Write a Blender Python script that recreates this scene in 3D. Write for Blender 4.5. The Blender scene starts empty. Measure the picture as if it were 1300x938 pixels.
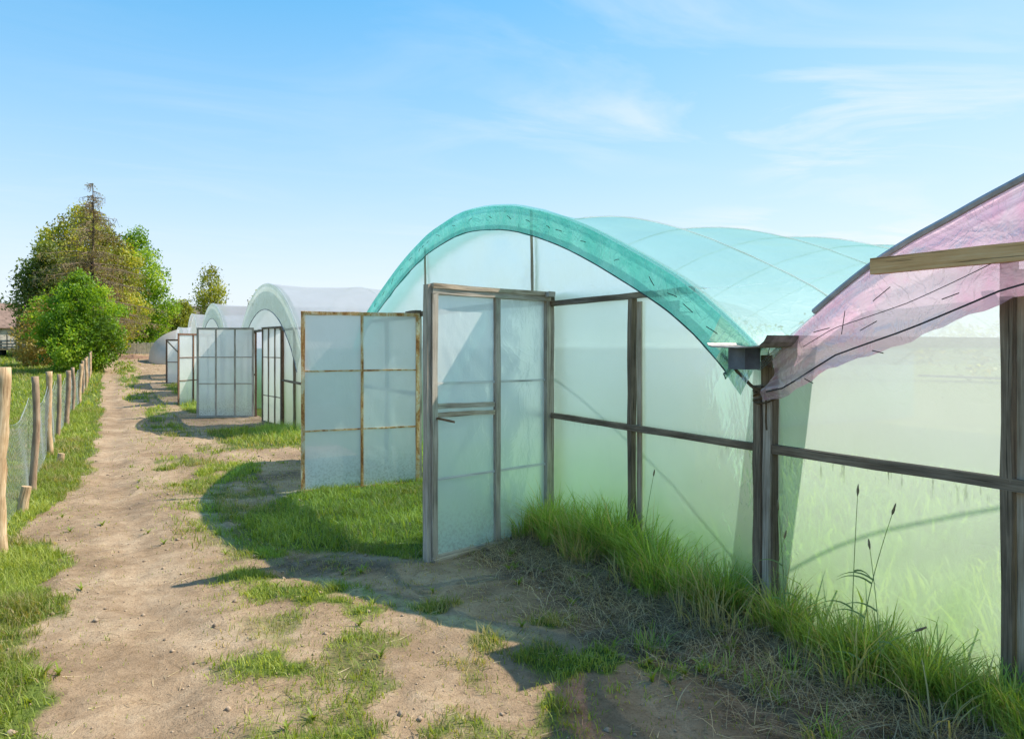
import bpy, math, random
import numpy as np
from mathutils import Vector

random.seed(7)
RNG = np.random.default_rng(11)
sc = bpy.context.scene
COL = sc.collection
R = math.radians

# ------------------------------------------------------------------ noise
_T = np.random.default_rng(3).random((256, 256))
def vnoise(x, y):
    x = np.asarray(x, float); y = np.asarray(y, float)
    xi = np.floor(x).astype(int); yi = np.floor(y).astype(int)
    fx = x - xi; fy = y - yi
    fx = fx*fx*(3-2*fx); fy = fy*fy*(3-2*fy)
    a = _T[xi & 255, yi & 255]; b = _T[(xi+1) & 255, yi & 255]
    c = _T[xi & 255, (yi+1) & 255]; d = _T[(xi+1) & 255, (yi+1) & 255]
    return (a*(1-fx)+b*fx)*(1-fy)+(c*(1-fx)+d*fx)*fy
def fbm(x, y, o=4):
    s = 0; a = .5; t = 0
    x = np.asarray(x, float); y = np.asarray(y, float)
    for k in range(o):
        s = s + a*vnoise(x+17.3*k, y+9.1*k); t += a; a *= .5
        x = x*2.03; y = y*2.03
    return s/t
def sm(a, b, x):
    t = np.clip((x-a)/(b-a), 0, 1)
    return t*t*(3-2*t)

# ------------------------------------------------------------------ ground fields
PY = [-2000, 0, 4, 9, 14, 20, 30, 42, 50, 60, 75, 90, 150, 3000]
PZ = [0, 0, 0, -.08, -.16, -.25, -.27, -.15, .05, .40, .85, 1.0, 1.15, 1.15]
def gz(x, y):
    x = np.asarray(x, float); y = np.asarray(y, float)
    z = np.interp(y, PY, PZ)
    near = 1 - sm(60, 110, np.hypot(x, y))
    out = 1 - sm(3.3, 3.6, x)
    z = z + near*(.10*(fbm(x*.45+5, y*.3, 3)-.5) + out*.06*(fbm(x*2.2, y*1.7+4, 4)-.5) + out*.034*(fbm(x*7, y*7, 3)-.5))
    # sunk wheel track
    tr = np.exp(-((x-.12-.1*np.sin(y*.35))/.22)**2)
    z = z - .03*tr*near
    # bank of earth along the foot of the gables
    z = z + .05*np.exp(-((x-3.15)/.3)**2)*near*sm(5.9, 5.2, y)
    return z
def seg(x, y, ax, ay, bx, by, w):
    dx, dy = bx-ax, by-ay
    t = np.clip(((x-ax)*dx+(y-ay)*dy)/(dx*dx+dy*dy), 0, 1)
    return np.exp(-(((x-ax-t*dx)**2+(y-ay-t*dy)**2)/(w*w)))
def grassfield(x, y):
    x = np.asarray(x, float); y = np.asarray(y, float)
    n1 = fbm(x*1.1+3, y*.8+8, 4); n2 = fbm(x*4.5, y*3.8+31, 3)
    g = np.zeros_like(x)
    e = x + .44*(n1-.5)+.38*(n2-.5)
    edge = np.interp(y, [0, 6.3, 7.3, 8.6, 10, 14, 22, 40, 70], [-.24, -.34, -.50, -.74, -.42, -.15, -.2, -.3, -.4])
    g = np.maximum(g, sm(edge+.10, edge-.12, e))
    g = np.where(x < -.8, 1.0, g)
    # lawn between the opened doors
    up = np.interp(x, [1.1, 1.5, 2.2, 3.4], [7.7, 8.3, 9.2, 9.6]); lo = np.interp(x, [1.0, 1.3, 2.0, 2.6, 3.4], [6.9, 6.1, 5.3, 5.35, 5.6])
    lawn = sm(1.0, 1.35, e)*sm(lo-.15, lo+.3, y+.5*(n1-.5))*sm(up+.3, up-.3, y)
    g = np.maximum(g, lawn)
    g = np.maximum(g, sm(1.5, 2.1, e)*sm(12.4, 13.6, y)*sm(17.6, 16.6, y+(n1-.5)))
    g = np.maximum(g, .95*sm(1.6, 2.2, e)*sm(21.5, 23, y)*sm(27.5, 26, y))
    g = np.maximum(g, .9*sm(1.9, 2.5, e)*sm(31, 33, y)*sm(40, 38, y))
    # broken strips and patches on the path
    p = .62*seg(x, y, .95, 5.25, 2.1, 3.75, .30)
    p = np.maximum(p, .75*seg(x, y, 2.0, 3.6, 2.3, 3.0, .36))
    p = np.maximum(p, .55*seg(x, y, .72, 5.75, 1.1, 5.35, .22))
    p = np.maximum(p, .70*seg(x, y, .35, 4.0, .75, 3.85, .20))
    p = np.maximum(p, .55*seg(x, y, .1, 3.1, 1.6, 2.9, .30))
    p = np.maximum(p, .40*seg(x, y, .95, 8.2, 1.1, 7.2, .25))
    p = np.maximum(p, .66*seg(x, y, .1, 12.3, 1.5, 10.6, .50))
    p = np.maximum(p, .50*seg(x, y, 1.1, 11.5, 2.6, 11.0, .40))
    p = np.maximum(p, .66*seg(x, y, 1.15, 15, 1.2, 26, .42))
    p = np.maximum(p, .62*seg(x, y, .9, 28, .9, 60, .8))
    p = np.maximum(p, .50*seg(x, y, -.1, 13, .5, 12.5, .4))
    p = np.maximum(p, .36*np.exp(-((x-1.15)/.8)**2))
    p = p*(.2+1.6*sm(.40, .64, .4*n1+.6*n2))
    p = np.where(x > 3.5, 1.0, p)
    g = np.maximum(g, p)
    tr = np.exp(-((x-.12-.1*np.sin(y*.35))/.30)**2)*sm(60, 30, y)
    g = np.where(x > -.8, g*(1-.93*tr*sm(10.2, 9, y)-.65*tr*sm(9, 10.2, y)), g)
    rt = np.exp(-((x-2.9)/.35)**2)*sm(1.0, 2, y)*sm(5.6, 5.0, y)
    g = np.maximum(g, .22*rt)
    return np.clip(g, 0, 1)
def soilfield(x, y):
    # dark crumbly earth and litter by the foot of the gables
    n1 = fbm(x*2.1+13, y*2.1+2, 4)
    a = sm(1.9, 2.7, x+.9*(n1-.5))*sm(5.9, 5.2, y)
    a = np.maximum(a, .7*seg(x, y, 1.25, 5.75, 1.7, 5.25, .25))
    a = np.maximum(a, .6*seg(x, y, 1.3, 10.2, 3.0, 9.9, .5))
    a = np.maximum(a, .5*seg(x, y, 1.0, 21, 2.4, 20.2, .7))
    a = np.maximum(a, .5*seg(x, y, 2.5, 12.0, 3.3, 12.0, .5))
    return np.clip(a, 0, 1)

# ------------------------------------------------------------------ materials
def newmat(name):
    m = bpy.data.materials.new(name); m.use_nodes = True
    nt = m.node_tree; nt.nodes.clear()
    return m, nt
class NT:
    def __init__(s, nt): s.nt = nt
    def n(s, t, **k):
        o = s.nt.nodes.new(t)
        for a, b in k.items():
            if a in ('ins',):
                for i, v in b.items():
                    if hasattr(v, 'links') or isinstance(v, bpy.types.NodeSocket): s.nt.links.new(v, o.inputs[i])
                    else: o.inputs[i].default_value = v
            else: setattr(o, a, b)
        return o
    def noise(s, vec, scale, detail=4, rough=.55, dist=0):
        o = s.n('ShaderNodeTexNoise', ins={'Scale': scale, 'Detail': detail, 'Roughness': rough, 'Distortion': dist})
        if vec is not None: s.nt.links.new(vec, o.inputs['Vector'])
        return o.outputs['Fac']
    def ramp(s, fac, stops, interp='LINEAR'):
        o = s.n('ShaderNodeValToRGB'); cr = o.color_ramp; cr.interpolation = interp
        while len(cr.elements) < len(stops): cr.elements.new(.5)
        for e, (p, c) in zip(cr.elements, stops):
            e.position = p; e.color = (c if len(c) == 4 else (*c, 1)) if hasattr(c, '__len__') else (c, c, c, 1)
        s.nt.links.new(fac, o.inputs['Fac']); return o.outputs['Color']
    def mixc(s, f, a, b, mode='MIX'):
        o = s.n('ShaderNodeMix', data_type='RGBA', blend_type=mode)
        for i, v in ((0, f), (6, a), (7, b)):
            if isinstance(v, bpy.types.NodeSocket): s.nt.links.new(v, o.inputs[i])
            else: o.inputs[i].default_value = v if i == 0 else (*v, 1)
        return o.outputs[2]
    def math(s, op, a, b=0, c=0):
        o = s.n('ShaderNodeMath', operation=op)
        for i, v in enumerate((a, b, c)):
            if isinstance(v, bpy.types.NodeSocket): s.nt.links.new(v, o.inputs[i])
            else: o.inputs[i].default_value = v
        return o.outputs[0]
    def bump(s, h, strength=.5, dist=.01):
        o = s.n('ShaderNodeBump', ins={'Strength': strength, 'Distance': dist, 'Height': h}); return o.outputs[0]
    def mixs(s, f, a, b):
        o = s.n('ShaderNodeMixShader')
        if isinstance(f, bpy.types.NodeSocket): s.nt.links.new(f, o.inputs[0])
        else: o.inputs[0].default_value = f
        s.nt.links.new(a, o.inputs[1]); s.nt.links.new(b, o.inputs[2]); return o.outputs[0]
    def out(s, sh):
        o = s.n('ShaderNodeOutputMaterial'); s.nt.links.new(sh, o.inputs['Surface'])
    def pos(s): return s.n('ShaderNodeNewGeometry').outputs['Position']
    def mapv(s, vec, scale):
        o = s.n('ShaderNodeMapping', ins={'Vector': vec, 'Scale': scale}); return o.outputs[0]
    def attr(s, name): return s.n('ShaderNodeAttribute', attribute_name=name).outputs['Fac']
    def obr(s): return s.n('ShaderNodeObjectInfo').outputs['Random']
    def principled(s, col, rough=.7, nrm=None, metal=0, spec=.3):
        o = s.n('ShaderNodeBsdfPrincipled', ins={'Roughness': rough, 'Metallic': metal})
        o.inputs['Specular IOR Level'].default_value = spec
        if isinstance(col, bpy.types.NodeSocket): s.nt.links.new(col, o.inputs['Base Color'])
        else: o.inputs['Base Color'].default_value = (*col, 1)
        if nrm is not None: s.nt.links.new(nrm, o.inputs['Normal'])
        return o.outputs[0]

def wood(name, dark, mid, light, bias=.5, scale=1.0):
    m, nt = newmat(name); N = NT(nt)
    uv = N.n('ShaderNodeUVMap').outputs[0]
    grain = N.noise(N.mapv(uv, (90*scale, 3.0*scale, 1)), 1, 5, .6, .4)
    blot = N.noise(N.mapv(uv, (6*scale, 2.2*scale, 1)), 1, 4, .6)
    f = N.math('ADD', N.math('MULTIPLY', grain, .55), N.math('MULTIPLY', blot, .55))
    f = N.math('SUBTRACT', f, .05+.5-bias)
    c = N.ramp(f, [(.28, dark), (.5, mid), (.72, light)])
    crack = N.ramp(N.noise(N.mapv(uv, (160*scale, 2.2*scale, 1)), 1, 2, .5, .2), [(.33, .25), (.40, 1)])
    c = N.mixc(.8, c, crack, 'MULTIPLY')
    N.out(N.principled(c, .82, N.bump(grain, .6, .004), spec=.2)); return m
def rusty(name):
    m, nt = newmat(name); N = NT(nt)
    p = N.pos()
    a = N.noise(N.mapv(p, (1, 1, .35)), 7, 7, .72, .8); b = N.noise(p, 75, 4, .7)
    c = N.ramp(N.math('ADD', N.math('MULTIPLY', a, .75), N.math('MULTIPLY', b, .3)),
        [(.36, (.10, .035, .015)), (.45, (.42, .15, .04)), (.52, (.68, .36, .13)), (.59, (.80, .62, .40)), (.74, (.86, .78, .62))])
    N.out(N.principled(c, .75, N.bump(b, .5, .003), spec=.3)); return m
def plain(name, col, rough=.7, metal=0, vary=.25, scale=12, bumps=.3):
    m, nt = newmat(name); N = NT(nt)
    p = N.pos(); n = N.noise(p, scale, 5, .6)
    lo = tuple(v*(1-vary) for v in col); hi = tuple(min(.95, v*(1+vary)) for v in col)
    N.out(N.principled(N.ramp(n, [(.3, lo), (.7, hi)]), rough, N.bump(n, bumps, .01), metal)); return m

def film(name, tint, see=.12, blur=.16, front=.30, algae_glow=0, dirt=.35, wr=.5, rough=.38, wrink=(1.6, 1.6, .5), gloss=.6, crease=.35, scat=.9, fringe=False, tint2=None):
    """milky polythene: translucent + diffuse + blurred and clear transmission + a soft sheen"""
    m, nt = newmat(name); N = NT(nt)
    p = N.pos()
    big = N.noise(N.mapv(p, wrink), 1.3, 4, .6, .8)
    fine = N.noise(N.mapv(p, (3, 9, 3)), 3.0, 3, .5, .5)
    col = (*tint, 1)
    dirtf = N.ramp(N.noise(p, 1.7, 6, .62, .6), [(.38, 0), (.80, 1)])
    c = N.mixc(N.math('MULTIPLY', dirtf, dirt), tint, tuple(v*.68 for v in (tint[0], tint[1]*1.0, tint[2]*.86)))
    spots = N.ramp(N.noise(p, 26, 3, .5), [(.72, 0), (.76, 1)])
    c = N.mixc(N.math('MULTIPLY', spots, dirt*.5), c, (.18, .17, .10))
    if tint2:
        c = N.mixc(N.ramp(N.noise(N.mapv(p, (1, 1, 1)), 3.0, 4, .6, .8), [(.42, 0), (.62, 1)]), c, tint2)
    if algae_glow:
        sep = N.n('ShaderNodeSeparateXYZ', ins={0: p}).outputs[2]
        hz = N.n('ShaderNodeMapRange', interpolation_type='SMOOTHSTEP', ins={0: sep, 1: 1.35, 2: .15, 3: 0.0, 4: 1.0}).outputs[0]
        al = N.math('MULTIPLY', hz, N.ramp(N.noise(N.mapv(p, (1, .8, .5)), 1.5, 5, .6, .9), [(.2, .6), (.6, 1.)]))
        c = N.mixc(N.math('MULTIPLY', al, algae_glow), c, (.52, .78, .34))  # algae stain, with the green light of the plants inside painted in
        # a fringe of moss that runs down from the rail
        fr = N.n('ShaderNodeMapRange', ins={0: sep, 1: .86, 2: .965, 3: 0, 4: 1}).outputs[0]
        fr2 = N.math('LESS_THAN', sep, .985)
        st = N.ramp(N.noise(N.mapv(p, (14, 30, 4)), 1, 4, .7), [(.55, 0), (.66, 1)])
        st = N.math('MULTIPLY', st, N.ramp(N.noise(p, 1.4, 2, .5), [(.42, 0), (.60, 1)]))
        fr = N.math('MULTIPLY', N.math('MULTIPLY', fr, fr2), st)
        if fringe: c = N.mixc(N.math('MULTIPLY', fr, .75), c, (.07, .10, .02))
    h = N.math('ADD', N.math('MULTIPLY', big, 1.0), N.math('MULTIPLY', fine, .05))
    if crease:
        q = N.noise(N.mapv(p, (1.3, 1.3, 1.0)), 2.6, 3, .55, 1.6)
        q = N.math('ABSOLUTE', N.math('SUBTRACT', q, .5))
        h = N.math('ADD', h, N.math('MULTIPLY', N.ramp(q, [(0, 1), (.035, .25), (.12, 0)]), .16*crease))
    mud = N.n('ShaderNodeMapRange', ins={0: N.n('ShaderNodeSeparateXYZ', ins={0: p}).outputs[2], 1: .42, 2: -.1, 3: 0, 4: .9}).outputs[0]
    mud = N.math('MULTIPLY', mud, N.ramp(N.noise(p, 40, 4, .7), [(.45, 0), (.62, 1)]))
    c = N.mixc(N.math('MULTIPLY', mud, .6), c, (.36, .30, .19))
    nrm = N.bump(h, wr, .06)
    def sh(t, **k):
        o = N.n(t)
        for i, v in k.items():
            i = i.replace('_', ' ')
            if isinstance(v, bpy.types.NodeSocket): nt.links.new(v, o.inputs[i])
            else: o.inputs[i].default_value = v
        return o.outputs[0]
    cs2 = N.mixc(1.0, c, (scat, scat, scat), 'MULTIPLY')
    tl = sh('ShaderNodeBsdfTranslucent', Color=cs2, Normal=nrm)
    df = sh('ShaderNodeBsdfDiffuse', Color=cs2, Normal=nrm)
    rf = sh('ShaderNodeBsdfRefraction', Color=c, Normal=nrm, Roughness=.33, IOR=1.22)
    tr = sh('ShaderNodeBsdfTransparent', Color=c)
    gl = sh('ShaderNodeBsdfGlossy', Color=(1, 1, 1, 1), Normal=nrm, Roughness=rough)
    a = N.mixs(front, tl, df)
    t2 = see+blur
    b = N.mixs(blur/max(t2, 1e-4), tr, rf)
    s = N.mixs(t2, a, b)
    fz = N.n('ShaderNodeFresnel', ins={'IOR': 1.42, 'Normal': nrm}).outputs[0]
    s = N.mixs(N.math('MULTIPLY', fz, gloss), s, gl)
    N.out(s); return m

def leafmat(name, stops, trans=.45, attr='rnd', rough=.55):
    m, nt = newmat(name); N = NT(nt)
    c = N.ramp(N.attr(attr), stops)
    df = N.principled(c, rough, spec=.35)
    t = N.n('ShaderNodeBsdfTranslucent'); nt.links.new(N.mixc(1, c, (1.7, 1.5, .5), 'MULTIPLY'), t.inputs['Color'])
    N.out(N.mixs(trans, df, t.outputs[0])); return m

M = {}
M['grey_wood'] = wood('weathered grey wood', (.16, .125, .09), (.44, .37, .295), (.66, .58, .48))
M['dark_wood'] = wood('dark damp wood', (.06, .042, .028), (.205, .152, .105), (.40, .31, .22))
M['pale_wood'] = wood('pale dry wood', (.16, .11, .07), (.44, .34, .24), (.66, .56, .44))
M['warm_wood'] = wood('warm brown plank', (.26, .12, .05), (.72, .41, .19), (.86, .60, .35))
M['lath'] = wood('film-veiled pale lath', (.45, .45, .43), (.66, .66, .62), (.78, .78, .75))  # milky veil of the film over the laths is put into this pale colour
M['log'] = wood('stripped log', (.15, .07, .03), (.50, .34, .19), (.78, .62, .42), scale=1.6)
M['log_grey'] = wood('greyed log', (.12, .07, .045), (.36, .245, .16), (.58, .44, .31), scale=1.6)
M['cut'] = plain('sawn end grain', (.55, .43, .28), .8)
M['rust'] = rusty('rusty painted steel')
M['rust_dark'] = plain('brown rusted steel', (.17, .09, .055), .8, vary=.5, scale=30)
M['galv'] = plain('stained galvanised sheet', (.25, .235, .22), .55, .3, .55, 14)
M['galv_dark'] = plain('dull zinc box', (.13, .15, .19), .55, .35, .3, 9)
M['wire'] = plain('galvanised wire', (.55, .58, .56), .45, .3, .1)
M['edge'] = plain('grey edge board', (.42, .40, .43), .6)
M['cord'] = plain('dark cord', (.045, .045, .05), .8)
M['twine'] = plain('frayed brown twine', (.12, .08, .045), .9, vary=.5, scale=90)
M['staple'] = plain('rusty nail', (.03, .024, .02), .6)


AQUA = (.70, .86, .85)
M['gable'] = film('aqua gable film', (.925, .975, .95), see=.43, blur=.02, front=.08, algae_glow=.9, dirt=.18, wr=.12, crease=.28, fringe=True, scat=1.0)
M['gable_top'] = film('pale blue arch film', (.86, .97, .975), see=.36, blur=.04, front=.15, dirt=.08, wr=.2)
M['door_film'] = film('milky door film', (.97, .98, .955), see=.13, scat=1, blur=.03, front=.42, algae_glow=.4, dirt=.12, wr=.14, gloss=.4, wrink=(1.6, 1.6, .7))
M['grey_film'] = film('greyish door film', (.985, .965, .92), see=.13, scat=1, blur=.04, front=.42, dirt=.25, wr=.18, gloss=.45)
M['roof_aqua'] = film('aqua roof film', (.66, .905, .90), see=.72, blur=.0, front=.25, dirt=.1, scat=.8, wr=.35, rough=.5, wrink=(1.0, .25, .3), gloss=.03)
M['roof_clear'] = film('clear greyish roof film', (.90, .90, .92), see=.60, scat=.85, blur=.0, front=.28, dirt=.2, wr=.35, rough=.35, wrink=(1.0, .3, .3), gloss=.08)
M['roof_pink'] = film('pinkish roof film', (.92, .90, .935), see=.72, scat=.7, blur=.0, front=.22, dirt=.2, wr=.4, rough=.5, gloss=.04)
M['teal'] = film('teal valance film', (.32, .74, .68), see=.38, blur=.0, front=.35, dirt=.5, wr=.8, rough=.45, wrink=(3, 3, 3), gloss=.3, crease=.6, tint2=(.20, .62, .55))
M['teal_thin'] = film('faded green valance', (.55, .78, .64), see=.45, blur=.0, front=.35, dirt=.4, wr=.8, wrink=(4, 4, 4), gloss=.3, crease=1.2)
M['pink'] = film('pink valance film', (.93, .74, .84), see=.42, scat=.8, blur=.0, front=.22, dirt=.3, wr=.7, rough=.5, wrink=(1.8, 1.8, 3), gloss=.2, crease=.5, tint2=(.92, .58, .73))
M['sage'] = film('sage valance film', (.76, .86, .80), see=.4, blur=.0, front=.3, dirt=.5, wr=.6, wrink=(3, 3, 3), gloss=.35, crease=.8)
M['hoop'] = film('pale plastic hoop', (.93, .97, .96), see=.55, front=.3, blur=0, wr=.1, gloss=.3)
M['tunnel'] = film('beige tunnel film', (.88, .76, .64), see=.05, blur=.06, front=.55, dirt=.3, wr=.4, wrink=(1.5, .4, .4), gloss=.1)
M['back'] = film('aqua back film', (.70, .90, .86), see=.55, blur=.25, front=.2, dirt=.1, wr=.2, gloss=.3)

# ------------------------------------------------------------------ object helpers
ORG = {}
def tag(o, label=None, cat=None, group=None, kind=None):
    if label: o['label'] = label
    if cat: o['category'] = cat
    if group: o['group'] = group
    if kind: o['kind'] = kind
    return o
def empty(name, loc, label, cat, group=None):
    o = bpy.data.objects.new(name, None); COL.objects.link(o); o.location = loc
    o.empty_display_size = .2
    ORG[o.name] = Vector(loc); return tag(o, label, cat, group)
class MB:
    def __init__(s): s.v = []; s.f = []; s.uv = []; s.mi = []; s.cur = 0
    def face(s, idx, uv=None):
        s.f.append(idx); s.uv.append(uv or [(0, 0)]*len(idx)); s.mi.append(s.cur)
    def box(s, a, b):
        a = Vector(a); b = Vector(b)
        c = (a+b)/2; d = b-a
        ax = max(range(3), key=lambda i: abs(d[i]))
        p0 = c.copy(); p1 = c.copy(); p0[ax] = a[ax]; p1[ax] = b[ax]
        o = [i for i in range(3) if i != ax]
        hint = Vector((0, 0, 0)); hint[o[0]] = 1
        s.bar(p0, p1, abs(d[o[0]]), abs(d[o[1]]), hint, seg=1, wob=0); return s
    def bar(s, p0, p1, w, t, side, seg=5, wob=.0025, bow=(0, 0)):
        """timber from p0 to p1, w wide along 'side', t thick; gently bowed and uneven"""
        p0 = Vector(p0); p1 = Vector(p1); d = p1-p0; L = d.length; d.normalize()
        side = Vector(side); side = (side-d*side.dot(d)).normalized(); n = d.cross(side)
        b = len(s.v); r0 = random.random()*20
        for k in range(seg+1):
            u = k/seg; q = 4*u*(1-u)
            c = p0.lerp(p1, u)+side*(bow[0]*q)+n*(bow[1]*q)
            for (i, j) in ((-1, -1), (1, -1), (1, 1), (-1, 1)):
                e = Vector((random.uniform(-wob, wob), random.uniform(-wob, wob), random.uniform(-wob, wob)))
                s.v.append(c+side*(i*w/2)+n*(j*t/2)+e)
        wd = [w, t, w, t]
        for k in range(seg):
            off = 0
            for j in range(4):
                a0 = b+k*4+j; a1 = b+k*4+(j+1) % 4
                v0 = r0+L*k/seg; v1 = r0+L*(k+1)/seg; u0 = r0+off; u1 = r0+off+wd[j]; off += wd[j]
                s.face([a0, a1, a1+4, a0+4], [(u0, v0), (u1, v0), (u1, v1), (u0, v1)])
        s.face([b+3, b+2, b+1, b], [(r0, r0), (r0+w, r0), (r0+w, r0+t), (r0, r0+t)])
        e = b+seg*4; s.face([e, e+1, e+2, e+3], [(r0, r0), (r0+w, r0), (r0+w, r0+t), (r0, r0+t)])
        return s
    def tube(s, pts, r, n=8, caps=True, rough=0):
        pts = [Vector(p) for p in pts]; b = len(s.v); L = 0; r0 = random.random()*20
        up = Vector((.13, .37, .92))
        for k, p in enumerate(pts):
            d = (pts[min(k+1, len(pts)-1)]-pts[max(k-1, 0)]).normalized()
            a = d.cross(up)
            if a.length < .05: a = d.cross(Vector((1, 0, 0)))
            a.normalize(); c = d.cross(a)
            rr = r[k] if hasattr(r, '__len__') else r
            for j in range(n):
                t = 2*math.pi*j/n; q = rr*(1+random.uniform(-rough, rough))
                s.v.append(p+a*(q*math.cos(t))+c*(q*math.sin(t)))
        for k in range(len(pts)-1):
            l = (pts[k+1]-pts[k]).length
            for j in range(n):
                i0 = b+k*n+j; i1 = b+k*n+(j+1) % n
                rr = (r[k] if hasattr(r, '__len__') else r)*6.28/n
                s.face([i0, i1, i1+n, i0+n], [(r0+j*rr, r0+L), (r0+(j+1)*rr, r0+L), (r0+(j+1)*rr, r0+L+l), (r0+j*rr, r0+L+l)])
            L += l
        if caps:
            s.face([b+j for j in range(n)][::-1]); e = b+(len(pts)-1)*n; s.face([e+j for j in range(n)])
        return s
    def grid(s, P, uv=False):
        """P: rows x cols of points"""
        b = len(s.v); nr = len(P); nc = len(P[0])
        for row in P:
            for p in row: s.v.append(Vector(p))
        for i in range(nr-1):
            for j in range(nc-1):
                a = b+i*nc+j; s.face([a, a+1, a+nc+1, a+nc], [(j/nc, i/nr), ((j+1)/nc, i/nr), ((j+1)/nc, (i+1)/nr), (j/nc, (i+1)/nr)])
        return s
    def build(s, name, mats, parent=None, smooth=False, loc=None):
        if not isinstance(mats, (list, tuple)): mats = [mats]
        me = bpy.data.meshes.new(name)
        org = Vector((0, 0, 0))
        root = parent
        while root is not None and root.parent is not None: root = root.parent
        if root is not None: org = ORG[root.name]
        elif loc is not None: org = Vector(loc)
        me.from_pydata([tuple(v-org) for v in s.v], [], s.f)
        ul = me.uv_layers.new(name='UVMap')
        flat = [c for f in s.uv for p in f for c in p]
        ul.data.foreach_set('uv', flat)
        for m in mats: me.materials.append(m)
        me.polygons.foreach_set('material_index', s.mi)
        if smooth: me.polygons.foreach_set('use_smooth', [True]*len(me.polygons))
        me.update()
        o = bpy.data.objects.new(name, me); COL.objects.link(o)
        if parent is not None: o.parent = parent
        else: o.location = org; ORG[o.name] = org
        return o
def npmesh(name, V, F3=None, F4=None, mat=None, parent=None, attrs=None, smooth=False, loc=None):
    org = Vector((0, 0, 0)); root = parent
    while root is not None and root.parent is not None: root = root.parent
    if root is not None: org = ORG[root.name]
    elif loc is not None: org = Vector(loc)
    V = np.asarray(V, np.float32).reshape(-1, 3) - np.array(org, np.float32)
    me = bpy.data.meshes.new(name)
    me.vertices.add(len(V)); me.vertices.foreach_set('co', V.ravel())
    n3 = 0 if F3 is None else len(F3); n4 = 0 if F4 is None else len(F4)
    loops = np.concatenate([a.ravel() for a in (F3, F4) if a is not None and len(a)]).astype(np.int32)
    me.loops.add(len(loops)); me.loops.foreach_set('vertex_index', loops)
    starts = np.concatenate([np.arange(n3)*3, n3*3+np.arange(n4)*4]).astype(np.int32)
    tot = np.concatenate([np.full(n3, 3), np.full(n4, 4)]).astype(np.int32)
    me.polygons.add(n3+n4); me.polygons.foreach_set('loop_start', starts); me.polygons.foreach_set('loop_total', tot)
    if smooth: me.polygons.foreach_set('use_smooth', np.ones(n3+n4, bool))
    me.update(calc_edges=True)
    for k, a in (attrs or {}).items():
        at = me.attributes.new(k, 'FLOAT', 'POINT'); at.data.foreach_set('value', np.asarray(a, np.float32))
    if mat: me.materials.append(mat)
    me.validate()
    o = bpy.data.objects.new(name, me); COL.objects.link(o)
    if parent is not None: o.parent = parent
    else: o.location = org; ORG[o.name] = org
    return o

# ------------------------------------------------------------------ ground sheet
def axis(lo, hi, a, b, d, g=1.12):
    m = list(np.arange(a, b+1e-6, d)); s = d; x = m[-1]
    while x < hi: s *= g; x += s; m.append(min(x, hi))
    s = d; x = m[0]; pre = []
    while x > lo: s *= g; x -= s; pre.append(max(x, lo))
    return np.array(pre[::-1]+m)
gx = axis(-2500, 2500, -2.2, 3.7, .04); gy = axis(-1500, 3000, 2.2, 13, .045, 1.045)
GX, GY = np.meshgrid(gx, gy)
GZ = gz(GX, GY)
ny, nx = GX.shape
idx = np.arange(ny*nx).reshape(ny, nx)
F4 = np.stack([idx[:-1, :-1], idx[:-1, 1:], idx[1:, 1:], idx[1:, :-1]], -1).reshape(-1, 4)
m, nt = newmat('sandy earth with turf'); N = NT(nt)
p = N.pos()
g = N.attr('grass'); so = N.attr('soil')
n_big = N.noise(p, 1.3, 6, .6); n_mid = N.noise(p, 9, 6, .65); n_fine = N.noise(p, 70, 5, .7)
sand = N.ramp(N.math('ADD', N.math('MULTIPLY', n_big, .6), N.math('MULTIPLY', n_mid, .4)), [(.32, (.19, .122, .068)), (.50, (.34, .237, .146)), (.66, (.49, .365, .24))])
grit = N.ramp(n_fine, [(.30, (.55, .52, .48)), (.50, (1, 1, 1)), (.72, (1.12, 1.1, 1.06))])
sand = N.mixc(.75, sand, grit, 'MULTIPLY')
clod = N.ramp(N.n('ShaderNodeTexVoronoi', ins={'Vector': p, 'Scale': 28.0}).outputs['Distance'], [(.0, .45), (.16, 1)])
dk = N.ramp(N.noise(p, 30, 3, .6), [(.62, 0), (.68, .7)])
sand = N.mixc(N.math('MULTIPLY', dk, .6), sand, (.11, .075, .045))
soil = N.ramp(n_mid, [(.3, (.075, .047, .03)), (.5, (.19, .125, .08)), (.7, (.34, .24, .16))])
soil = N.mixc(.8, soil, grit, 'MULTIPLY')
sf = N.ramp(N.math('ADD', so, N.math('MULTIPLY', N.math('SUBTRACT', n_mid, .5), .8)), [(.30, 0), (.62, 1)])
c = N.mixc(sf, sand, soil)
turf = N.ramp(n_mid, [(.3, (.07, .09, .025)), (.6, (.13, .18, .04)), (.8, (.22, .22, .08))])
turf = N.mixc(.9, turf, N.ramp(n_fine, [(.3, (.35, .38, .3)), (.6, (1.15, 1.1, .9))]), 'MULTIPLY')
gf = N.ramp(N.math('ADD', g, N.math('MULTIPLY', N.math('SUBTRACT', n_fine, .5), .7)), [(.35, 0), (.75, 1)])
damp = N.ramp(N.noise(p, .9, 5, .6, .5), [(.50, 0), (.68, 1)])
sand = sand
c = N.mixc(N.math('MULTIPLY', damp, .45), c, (.20, .135, .085))
c = N.mixc(gf, c, turf)
hb = N.math('ADD', N.math('MULTIPLY', n_mid, .6), N.math('MULTIPLY', n_fine, .35))
hb = N.math('ADD', hb, N.math('MULTIPLY', N.noise(p, 220, 2, .5), .1))
N.out(N.principled(c, .95, N.bump(hb, .85, .035), spec=.12))
ground = npmesh('ground', np.stack([GX, GY, GZ], -1), None, F4, m, attrs={'grass': grassfield(GX, GY).ravel(), 'soil': soilfield(GX, GY).ravel()}, smooth=True)
tag(ground, 'sandy track with worn turf and fields around it', None, None, 'structure')

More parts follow.
